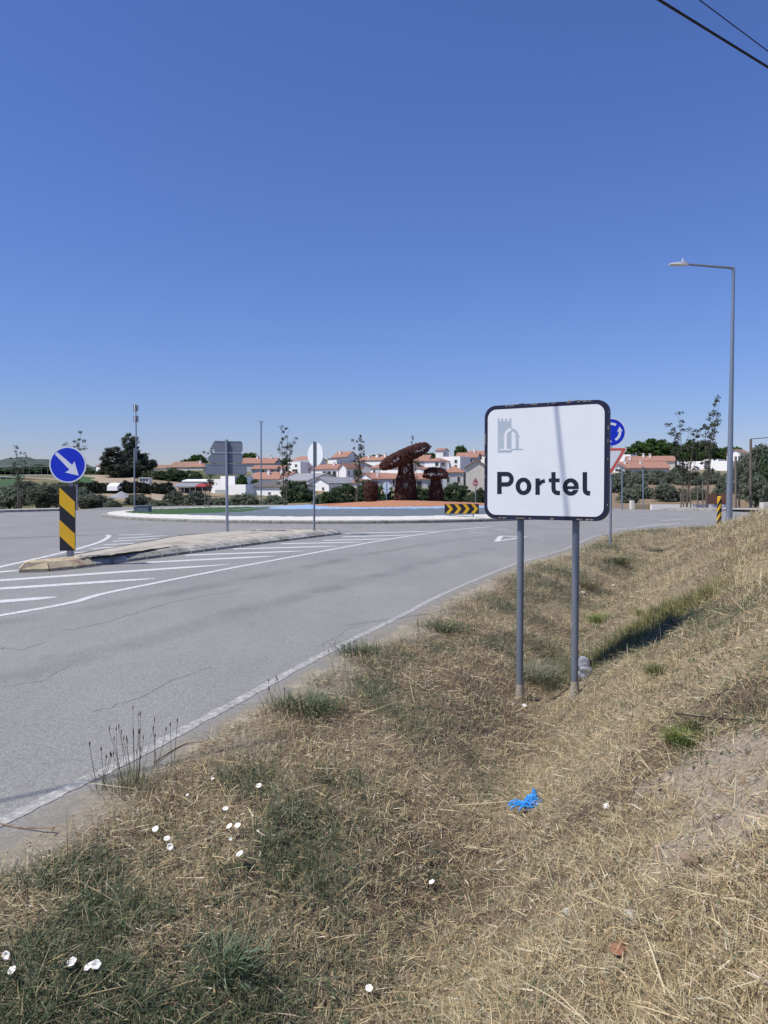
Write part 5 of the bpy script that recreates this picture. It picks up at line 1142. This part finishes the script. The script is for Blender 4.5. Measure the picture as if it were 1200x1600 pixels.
STRAW = [(0.59, 0.485, 0.282), (0.495, 0.4, 0.229), (0.411, 0.326, 0.191), (0.664, 0.569, 0.36), (0.327, 0.253, 0.146), (0.527, 0.463, 0.303), (0.464, 0.348, 0.195)]
BROWN = [(0.276, 0.204, 0.118), (0.21, 0.155, 0.091), (0.331, 0.249, 0.142), (0.254, 0.183, 0.118), (0.375, 0.298, 0.194)]
GREY = [(0.44, 0.4, 0.274), (0.352, 0.325, 0.218), (0.286, 0.254, 0.171)]
GRN = [(.075, .115, .052), (.115, .145, .075), (.055, .092, .042), (.16, .175, .10), (.08, .125, .07), (.20, .20, .125), (.125, .155, .10)]
PARTS = []
def density(x, y, s):
    m = sst(.22, .66, s + (fbm(x, y, 2.2, 3, 8) - .5) * .62) * np.clip(.30 + 1.5 * fbm(x, y, 6, 3, 91), 0, 1); return m * (1 - .62 * bare_mask(x, y)) * (y < 60)
def layer(n, d0, d1, pw, fn_):
    x, y = sample(n, d0, d1, pw); s = sdist(x, y); k = rng.random(n) < density(x, y, s); x, y, s = x[k], y[k], s[k]
    k = (s < 9) & (s > .2); x, y, s = x[k], y[k], s[k]
    PARTS.append(fn_(x, y, s))
def straw_mat(x, y, s):                                         # matted, mostly lying
    n = len(x); g = green_mask(x, y, s); tone = fbm(x, y, 1.1, 3, 51)
    c = np.where((rng.random(n) < sst(.62, .36, tone) * 0 + np.clip(.75 - tone * .9, .08, .8))[:, None], pick(BROWN, n), pick(STRAW, n))
    gm_ = rng.random(n) < .22; c[gm_] = pick(GREY, gm_.sum()); ol = (rng.random(n) < .14 * (s < 2.3)); c[ol] = pick([(.17, .165, .095), (.21, .20, .13)], ol.sum())
    gg = rng.random(n) < g * .55; c[gg] = pick(GRN, gg.sum())
    d = np.hypot(x, y); sc = 1 + d / 14
    return blades(x, y, rng.gamma(3.0, .016, n).clip(.012, .12) * sc, rng.uniform(.0011, .0028, n) * sc, rng.uniform(0, 6.283, n), (eb := rng.normal(.26, .28, n)), eb - np.abs(rng.normal(.12, .22, n)), c, dz=rng.uniform(0, .022, n))
def upright(x, y, s):
    n = len(x); g = green_mask(x, y, s); c = np.where((rng.random(n) < .3)[:, None], pick(BROWN, n), pick(STRAW, n)); gg = rng.random(n) < np.clip(g * 1.25, .05, .95); c[gg] = pick(GRN, gg.sum())
    d = np.hypot(x, y); sc = 1 + d / 16; hm = .45 + 1.1 * fbm(x, y, 1.7, 3, 61)
    return blades(x, y, rng.uniform(.02, .075, n) * sc * hm * (1 + .5 * g), rng.uniform(.0012, .0026, n) * sc, rng.uniform(0, 6.283, n), rng.normal(1.05, .3, n), rng.normal(.55, .5, n), c)
layer(560000, 1.25, 30, 1.55, straw_mat)
layer(330000, 1.25, 30, 1.5, upright)
def greens(x, y, s):
    g = green_mask(x, y, s); k = rng.random(len(x)) < g * g; x, y = x[k], y[k]; n = len(x); d = np.hypot(x, y); sc = 1 + d / 16
    return blades(x, y, rng.uniform(.03, .085, n) * sc, rng.uniform(.0014, .0032, n) * sc, rng.uniform(0, 6.283, n), rng.normal(.95, .35, n), rng.normal(.25, .5, n), pick(GRN, n))
layer(330000, 1.4, 22, 1.6, greens)
def long_straw(x, y, s):
    n = len(x); return blades(x, y, rng.gamma(4, .04, n).clip(.06, .4), rng.uniform(.0018, .0045, n) * (1 + np.hypot(x, y) / 20), rng.uniform(0, 6.283, n), (eb := rng.normal(.10, .10, n)), eb - np.abs(rng.normal(.06, .06, n)), pick([(.62, .53, .36), (.55, .45, .29), (.48, .38, .22)], n), dz=rng.uniform(.005, .03, n))
layer(5000, 1.3, 26, 1.35, long_straw)
def chips(x, y, s):                                             # short broken bits of straw lying flat
    k = rng.random(len(x)) < np.clip(1.15 - 1.3 * green_mask(x, y, s), .1, 1) * (.35 + .9 * fbm(x, y, 3.3, 3, 95)); x, y = x[k], y[k]; n = len(x); sc = 1 + np.hypot(x, y) / 14
    return blades(x, y, rng.gamma(3, .009, n).clip(.008, .07) * sc, rng.uniform(.002, .0045, n) * sc, rng.uniform(0, 6.283, n), (eb := rng.normal(.10, .16, n)), eb, pick([(.66, .56, .40), (.58, .49, .34), (.50, .40, .27), (.62, .56, .44), (.42, .33, .21)], n), dz=rng.uniform(.004, .03, n))
layer(95000, 1.3, 26, 1.5, chips)
def broad(x, y, s):                                             # small broad leaves of clover and dock among the grass
    g = green_mask(x, y, s); k = rng.random(len(x)) < g * 1.1 + .02; x, y = x[k], y[k]; n = len(x)
    return blades(x, y, rng.uniform(.012, .04, n), rng.uniform(.005, .012, n), rng.uniform(0, 6.283, n), rng.normal(.6, .4, n), rng.normal(.1, .5, n), pick(GRN, n), dz=rng.uniform(0, .02, n))
layer(70000, 1.7, 14, 1.6, broad)
def bank_tall(x, y, s):                                          # taller pale grass on the bank top
    k = (s > 3.4) & (rng.random(len(x)) < .9); x, y = x[k], y[k]; n = len(x)
    return blades(x, y, rng.uniform(.06, .17, n) * (1 + y / 30), rng.uniform(.002, .0035, n) * (1 + y / 14), rng.uniform(0, 6.283, n), rng.normal(.95, .3, n), rng.normal(.25, .4, n), pick([(.56, .46, .27), (.50, .42, .24), (.44, .38, .22), (.60, .52, .34)], n))
layer(120000, 5, 30, 1.2, bank_tall)
def rim_tall(x, y, s):                                           # scattered thin taller stems along the road edge
    k = (s > .45) & (s < 1.4); x, y = x[k], y[k]; n = len(x)
    return blades(x, y, rng.uniform(.12, .30, n), rng.uniform(.0018, .003, n) * (1 + y / 14), rng.uniform(0, 6.283, n), rng.normal(1.25, .18, n), rng.normal(1.0, .35, n), pick([(.20, .18, .09), (.30, .25, .14), (.14, .14, .07)], n))
layer(9000, 2.5, 24, 1.2, rim_tall)
off = 0; VV = []; FF = []; CC = []
for v, f, c in PARTS: VV.append(v); FF.append(f + off); CC.append(c); off += len(v)
o = link('dry_grass', np_mesh('dry_grass', np.concatenate(VV), np.concatenate(FF), M['grass'], np.concatenate(CC)))
tag(o, 'matted dry straw and sparse green grass covering the roadside verge and ditch', 'grass', kind='stuff')
# small crumbs of earth and gravel
x, y = sample(26000, 1.3, 16, 1.4); s = sdist(x, y); k = (s > .12) & (s < 6); x, y, s = x[k], y[k], s[k]; k = rng.random(len(x)) < np.clip(.18 + bare_mask(x, y) + (s < .6) * .5, 0, 1); x, y = x[k], y[k]; n = len(x)
r_ = rng.gamma(2.2, .0022, n).clip(.0015, .013) * (1 + .2 * bare_mask(x, y)); z = hgt(x, y); oc = np.array([(1, 0, 0), (0, 1, 0), (-1, 0, 0), (0, -1, 0), (0, 0, .7), (0, 0, -.6)])
V = (np.stack([x, y, z + .002], 1)[:, None, :] + oc[None] * rng.uniform(.6, 1.3, (n, 6, 1)) * r_[:, None, None]).reshape(-1, 3)
Fo = np.array([(0, 1, 4), (1, 2, 4), (2, 3, 4), (3, 0, 4), (1, 0, 5), (2, 1, 5), (3, 2, 5), (0, 3, 5)]); Fc = (np.arange(n) * 6)[:, None, None] + Fo[None]
o = link('gravel', np_mesh('gravel', V, Fc.reshape(-1, 3), M['grass'], np.repeat(pick([(.36, .30, .23), (.42, .38, .32), (.26, .21, .16)], n), 6, 0))); tag(o, 'loose crumbs of earth and gravel on the verge', 'gravel', kind='stuff')

# ------------------------------------------------------------------ weeds as plants of their own
def weed(px, py, label, n, h, spread, cols, name='weed', wd=.004, stem=True, lean=.5, cat='plant'):
    p = T(px, py); r0 = rng; x = r0.normal(0, spread * .35, n); y = r0.normal(0, spread * .35, n); az = np.arctan2(y, x) + r0.normal(0, .5, n)
    t = thing(name, p, label, cat)
    v, f, c = blades(x, y, r0.uniform(.5, 1.1, n) * h, r0.uniform(.6, 1.2, n) * wd, az, r0.normal(1.25 - lean * .4, .2, n), r0.normal(.8 - lean, .4, n), pick(cols, n), z=np.zeros(n) - .01)
    link('leaves', np_mesh('leaves', v, f, M['grass'], c), t); return t
G_BR = [(.14, .21, .04), (.18, .24, .06), (.10, .17, .035), (.22, .25, .08)]
weed(1068, 1158, 'bright green grassy tuft on the bare bank at right', 420, .11, .12, G_BR)
weed(1092, 1140, 'olive grey tuft touching the bright green one on the bank', 260, .12, .10, [(.18, .17, .09), (.25, .22, .13), (.12, .12, .06)])
weed(942, 972, 'bright green tuft in the ditch right of the sign posts', 420, .16, .28, G_BR, wd=.007)
weed(1030, 1052, 'small green tuft below the sign shadow on the bank', 260, .12, .12, [(.16, .19, .06), (.12, .15, .05)])
weed(832, 1062, 'grey green bushy grass clump between the two sign posts', 900, .26, .34, [(.20, .21, .14), (.26, .26, .18), (.14, .15, .09), (.32, .30, .22)], wd=.004)
weed(1008, 962, 'small leafy green tuft beside the ditch slope', 240, .14, .16, G_BR, wd=.006)
weed(340, 1515, 'grey green thistle like clump in the left foreground grass', 300, .13, .16, [(.13, .17, .11), (.17, .21, .14), (.10, .14, .08)], wd=.006)
weed(478, 1108, 'dark green weed clump on the road edge beside the white line', 700, .16, .30, GRN, wd=.005)
weed(690, 985, 'green weed clump on the road edge left of the sign', 500, .16, .35, GRN, wd=.006)
weed(1190, 1110, 'dry dark twiggy plant at the right picture edge', 160, .16, .16, [(.10, .08, .06), (.16, .12, .09)], wd=.003)
weed(965, 880, 'grey green weed on the far verge below the roundabout sign', 500, .28, .5, [(.16, .17, .09), (.20, .19, .11)], wd=.009)
weed(905, 915, 'dull green weed patch behind the right sign post', 400, .22, .45, [(.17, .17, .09), (.22, .20, .12)], wd=.008)
# olive green grass strip on the ditch slope beside the sign shadow
LP = [T(*p) for p in ((925, 1045), (960, 1020), (1000, 985), (1050, 960), (1100, 935))]; n = 5200; q = rng.random(n) * (len(LP) - 1); iq = q.astype(int); fq_ = q - iq
lx = np.array([p.x for p in LP]); ly_ = np.array([p.y for p in LP]); x = lx[iq] * (1 - fq_) + lx[iq + 1] * fq_ + rng.normal(0, .16, n); y = ly_[iq] * (1 - fq_) + ly_[iq + 1] * fq_ + rng.normal(0, .2, n)
v, f, c = blades(x, y, rng.uniform(.06, .20, n), rng.uniform(.002, .005, n), rng.uniform(0, 6.283, n), rng.normal(1.1, .3, n), rng.normal(.5, .4, n), pick([(.20, .20, .075), (.25, .24, .10), (.15, .165, .06), (.30, .27, .14)], n))
tag(link('ditch_grass', np_mesh('ditch_grass', v, f, M['grass'], c)), 'strip of olive green grass on the ditch slope', 'grass', kind='stuff')
# tall dark seed stalks by the line
sp = T(212, 1225); st = thing('seed_stalk', sp, 'cluster of tall dark plantain stalks with seed heads by the white line', 'plant'); k1 = MB(); hd = MB()
for i in range(22):
    a = random.uniform(0, 6.28); r = random.uniform(0, .09); h = random.uniform(.12, .36) * (1.0 if i < 22 else .6); b = sp + Vector((r * math.cos(a), r * math.sin(a), 0)); ln = random.uniform(0, .12)
    tip = b + Vector((ln * math.cos(a), ln * math.sin(a), h)); k1.tube([b - Vector((0, 0, .03)), b.lerp(tip, .5) + Vector((0, 0, .01)), tip], [.0013, .0011, .0008], 4)
    hd.tube([tip, tip + Vector((0, 0, .012)), tip + Vector((.002, 0, .028))], [.0012, .0028, .001], 5)
k1.build('stalks', mat('stalk_green', (.11, .125, .06), .8, .3, 20), st); hd.build('seed_heads', mat('seed_brown', (.06, .045, .03), .9, .3, 20), st)['kind'] = 'stuff'
for px, py, lab in ((262, 1195, 'single stalk with seed head right of the tall dark cluster'), (430, 1120, 'thin stalks rising from the road edge weeds'), (535, 1050, 'thin wild stalks beside the far part of the white line'), (170, 1235, 'leaning thin stalk left of the tall dark cluster')):
    sp = T(px, py); st = thing('seed_stalk', sp, lab, 'plant'); k1 = MB(); hd = MB()
    for i in range(5):
        b = sp + Vector((random.uniform(-.06, .06), random.uniform(-.06, .06), 0)); tip = b + Vector((random.uniform(-.06, .06), random.uniform(-.05, .05), random.uniform(.14, .26)))
        k1.tube([b - Vector((0, 0, .03)), tip], [.002, .0013], 4); hd.tube([tip, tip + Vector((0, 0, .01)), tip + Vector((.002, 0, .022))], [.0018, .0042, .001], 5)
    k1.build('stalks', bpy.data.materials['stalk_green'], st); hd.build('seed_heads', bpy.data.materials['seed_brown'], st)['kind'] = 'stuff'
weed(205, 1232, 'soft green leafy clump at the foot of the tall dark stalks', 340, .15, .22, [(.12, .135, .065), (.16, .165, .085), (.20, .19, .11)], wd=.0026, lean=.3)
weed(560, 1022, 'wispy green clump on the road edge right of the seed stalks', 420, .17, .28, GRN, wd=.004, lean=.3)
# fallen dry canes
for pts, lab in (([(1055, 1124), (1120, 1132), (1200, 1138)], 'long dark thorny cane lying on the bank at the right edge'), ([(0, 1297), (30, 1303), (85, 1304)], 'pale dry cane lying at the road edge far left'), ([(240, 1200), (290, 1170), (335, 1168)], 'pale curved cane lying over the road edge')):
    q = [T(*p) + Vector((0, 0, .03)) for p in pts]; o = MB().tube(smooth_line(q, 6), .004, 6).build('dry_cane', M['cable'] if 'dark' in lab else M['stone_brown'], smooth=True); tag(o, lab, 'cane')

# flowers
fl = thing('bindweed_flower', (0, 0, 0)); k = MB(); n = 20; rings_ = [(.0003, -.007), (.005, -.003), (.0125, .0005), (.0160, -.0005)]
V = [(r * math.cos(2 * math.pi * i / n) * (1 + .06 * math.cos(10 * math.pi * i / n)), r * math.sin(2 * math.pi * i / n) * (1 + .06 * math.cos(10 * math.pi * i / n)), z) for r, z in rings_ for i in range(n)]
k.add(V, [[j * n + i, j * n + (i + 1) % n, (j + 1) * n + (i + 1) % n, (j + 1) * n + i] for j in range(3) for i in range(n)]); k.build('petals', M['petal'], fl, True, fix=False)
MB().tube([(0, 0, -.014), (0, 0, -.006)], [.004, .002], 8).build('throat', M['pollen'], fl); MB().tube([(0, 0, -.012), (.006, .004, -.06)], .001, 5).build('stem', bpy.data.materials['stalk_green'], fl)
FL = [(405, 1244, 'topmost white flower, alone near the middle of the verge'), (353, 1281, 'white flower just above the close pair on the left verge'), (359, 1309, 'left one of the close pair of white flowers'), (372, 1308, 'right one of the close pair of white flowers'), (361, 1330, 'small half closed white flower below the close pair'), (375, 1353, 'largest open white flower at the bottom of the middle cluster'),
      (244, 1314, 'leftmost white flower of the three near the dark stalks'), (262, 1329, 'round open white flower with yellow throat near the dark stalks'), (267, 1343, 'sideways white flower lowest of the three near the dark stalks'), (674, 1395, 'lone white flower right of centre in the dry grass'), (577, 1565, 'lone white flower at the bottom middle of the grass'), (114, 1527, 'left small white flower beside a double bloom in dark green grass'),
      (140, 1534, 'left half of the white double bloom in dark green grass'), (152, 1531, 'right half of the white double bloom in dark green grass'), (21, 1541, 'lower white flower at the left picture edge'), (12, 1518, 'sideways upper white flower at the left picture edge'), (294, 1259, 'tiny white flower right of the dark stalks'), (333, 1233, 'tiny white flower farthest up the verge beside the road')]
for i, (px, py, lab) in enumerate(FL):
    o = fl if i == 0 else copy_tree(fl); p = T(px, py); o.location = p + Vector((0, -.01, .058)); s_ = .85 if 'tiny' not in lab and 'small' not in lab else .5
    if 'largest' in lab or 'bloom' in lab: s_ = 1.0
    side = 'sideways' in lab or 'closed' in lab; o.rotation_euler = (R(22) + random.uniform(-.2, .2), R(-10) + random.uniform(-.25, .25), random.uniform(-.4, .4)) if not side else (R(70), random.uniform(-.5, .5), 0); o.scale = (s_,) * 3
    tag(o, lab, 'flower', 'white bindweed flowers in the verge')

# stones
def stone(px, py, sz, m, label, flat=.6, name='stone', cat='stone', lift=.25):
    p = T(px, py); bm = bmesh.new(); bmesh.ops.create_icosphere(bm, subdivisions=2, radius=1)
    r = random.Random(px); ax = [Vector((r.gauss(0, 1), r.gauss(0, 1), r.gauss(0, 1))).normalized() for _ in range(7)]; lim = [r.uniform(.55, .9) for _ in ax]
    for v in bm.verts:
        for a_, l_ in zip(ax, lim):
            q = v.co.dot(a_)
            if q > l_: v.co -= a_ * (q - l_)
        v.co = Vector((v.co.x * sz[0], v.co.y * sz[1], v.co.z * sz[1] * flat)) * r.uniform(.95, 1.05)
    me = bpy.data.meshes.new(name); bm.to_mesh(me); bm.free(); me.materials.append(m); o = link(name, me); o.location = p + Vector((0, 0, sz[1] * flat * lift + .012)); o.rotation_euler = (R(12), 0, r.uniform(0, 3)); return tag(o, label, cat)
stone(888, 1432, (.022, .022), M['stone'], 'pale grey stone in the straw near the bottom centre right')
stone(972, 1487, (.052, .034), M['stone_red'], 'flat reddish stone in the straw at lower right', .3)
stone(988, 1440, (.03, .026), M['stone'], 'grey stone half buried above the reddish one')
stone(1080, 1352, (.03, .04), M['stone_brown'], 'brown upright stone below the bare earth patch')
stone(950, 1264, (.03, .018), M['paper'], 'whitish clod right of the blue glove')
stone(934, 1425, (.018, .016), M['stone_brown'], 'small tan stone right of the pale grey one')
stone(819, 1106, (.03, .022), M['paper'], 'white stone at the foot of the left sign post', .8)
stone(803, 1104, (.022, .02), M['stone'], 'broken grey concrete lump at the left side of the left post', .9)
stone(958, 916, (.03, .03), M['paper'], 'white crumpled scrap lying in the ditch behind the posts', .6, 'paper_scrap', 'litter')
stone(911, 928, (.05, .05), M['stone'], 'pale grey lump on the ditch side behind the right post', .6)
# blue glove
gp = T(832, 1262); gl = thing('disposable_glove', gp, 'crumpled bright blue disposable glove lying in the dry grass', 'litter')
from mathutils import noise as mnoise
bm = bmesh.new(); bmesh.ops.create_icosphere(bm, subdivisions=5, radius=1)
for v in bm.verts:
    d = v.co.copy(); q = mnoise.turbulence(d * 1.5 + Vector((3, 1, 7)), 3, True, noise_basis='PERLIN_ORIGINAL', amplitude_scale=.55, frequency_scale=2.2)
    f_ = .55 + .75 * abs(q); pk = .03 * math.exp(-((d.x - .1) / .3) ** 2 - (d.y / .6) ** 2) * max(0, d.z)
    v.co = Vector((d.x * .066 * f_, d.y * .05 * f_, max(-.02, (d.z * .046 + .008) * f_ + pk)))
me = bpy.data.meshes.new('glove_palm'); bm.to_mesh(me); bm.free(); me.materials.append(M['glove']); o = link('glove_palm', me, gl); o.location = (0, 0, .014); me.polygons.foreach_set('use_smooth', [True] * len(me.polygons))
for i, (dx, dy, ln) in enumerate(((-.05, .0, .09), (-.05, .018, .08), (-.045, -.02, .085), (-.03, -.035, .06))):
    pts = [gp + Vector((dx + .015, dy, .016)), gp + Vector((dx - ln * .5, dy * 1.4 + random.uniform(-.015, .015), .026)), gp + Vector((dx - ln, dy * 1.9, .008))]
    k = MB().tube(smooth_line(pts, 5), [.010, .009, .007, .0085, .006, .0075, .0055, .007, .005, .004, .002], 7); k.build('glove_finger', M['glove'], gl, smooth=True)
MB().tube([gp + Vector((.01, .01, .05)), gp + Vector((.012, .012, .085)), gp + Vector((.004, .012, .105))], [.018, .014, .003], 7).build('glove_cuff', M['glove'], gl, smooth=True)
# clear plastic bag by right post
bp_ = T(910, 1066); bgm = M['bag']; bgm.node_tree.nodes['Principled BSDF'].inputs['Alpha'].default_value = .55
bm = bmesh.new(); bmesh.ops.create_icosphere(bm, subdivisions=4, radius=1)
for v in bm.verts:
    d = v.co.copy(); f_ = .8 + .12 * math.sin(5 * d.x + 7 * d.z) + .08 * math.sin(13 * d.y + 9 * d.z + 4 * d.x); v.co = Vector((d.x * .085 * f_, d.y * .06 * f_, d.z * .125 * f_ + .02 * d.x))
me = bpy.data.meshes.new('plastic_bag'); bm.to_mesh(me); bm.free(); me.materials.append(bgm); o = link('plastic_bag', me); o.location = bp_ + Vector((.015, .03, .10)); o.rotation_euler = (0, R(-18), 0)
tag(o, 'clear crumpled plastic bag in the ditch just right of the right sign post', 'plastic bag')
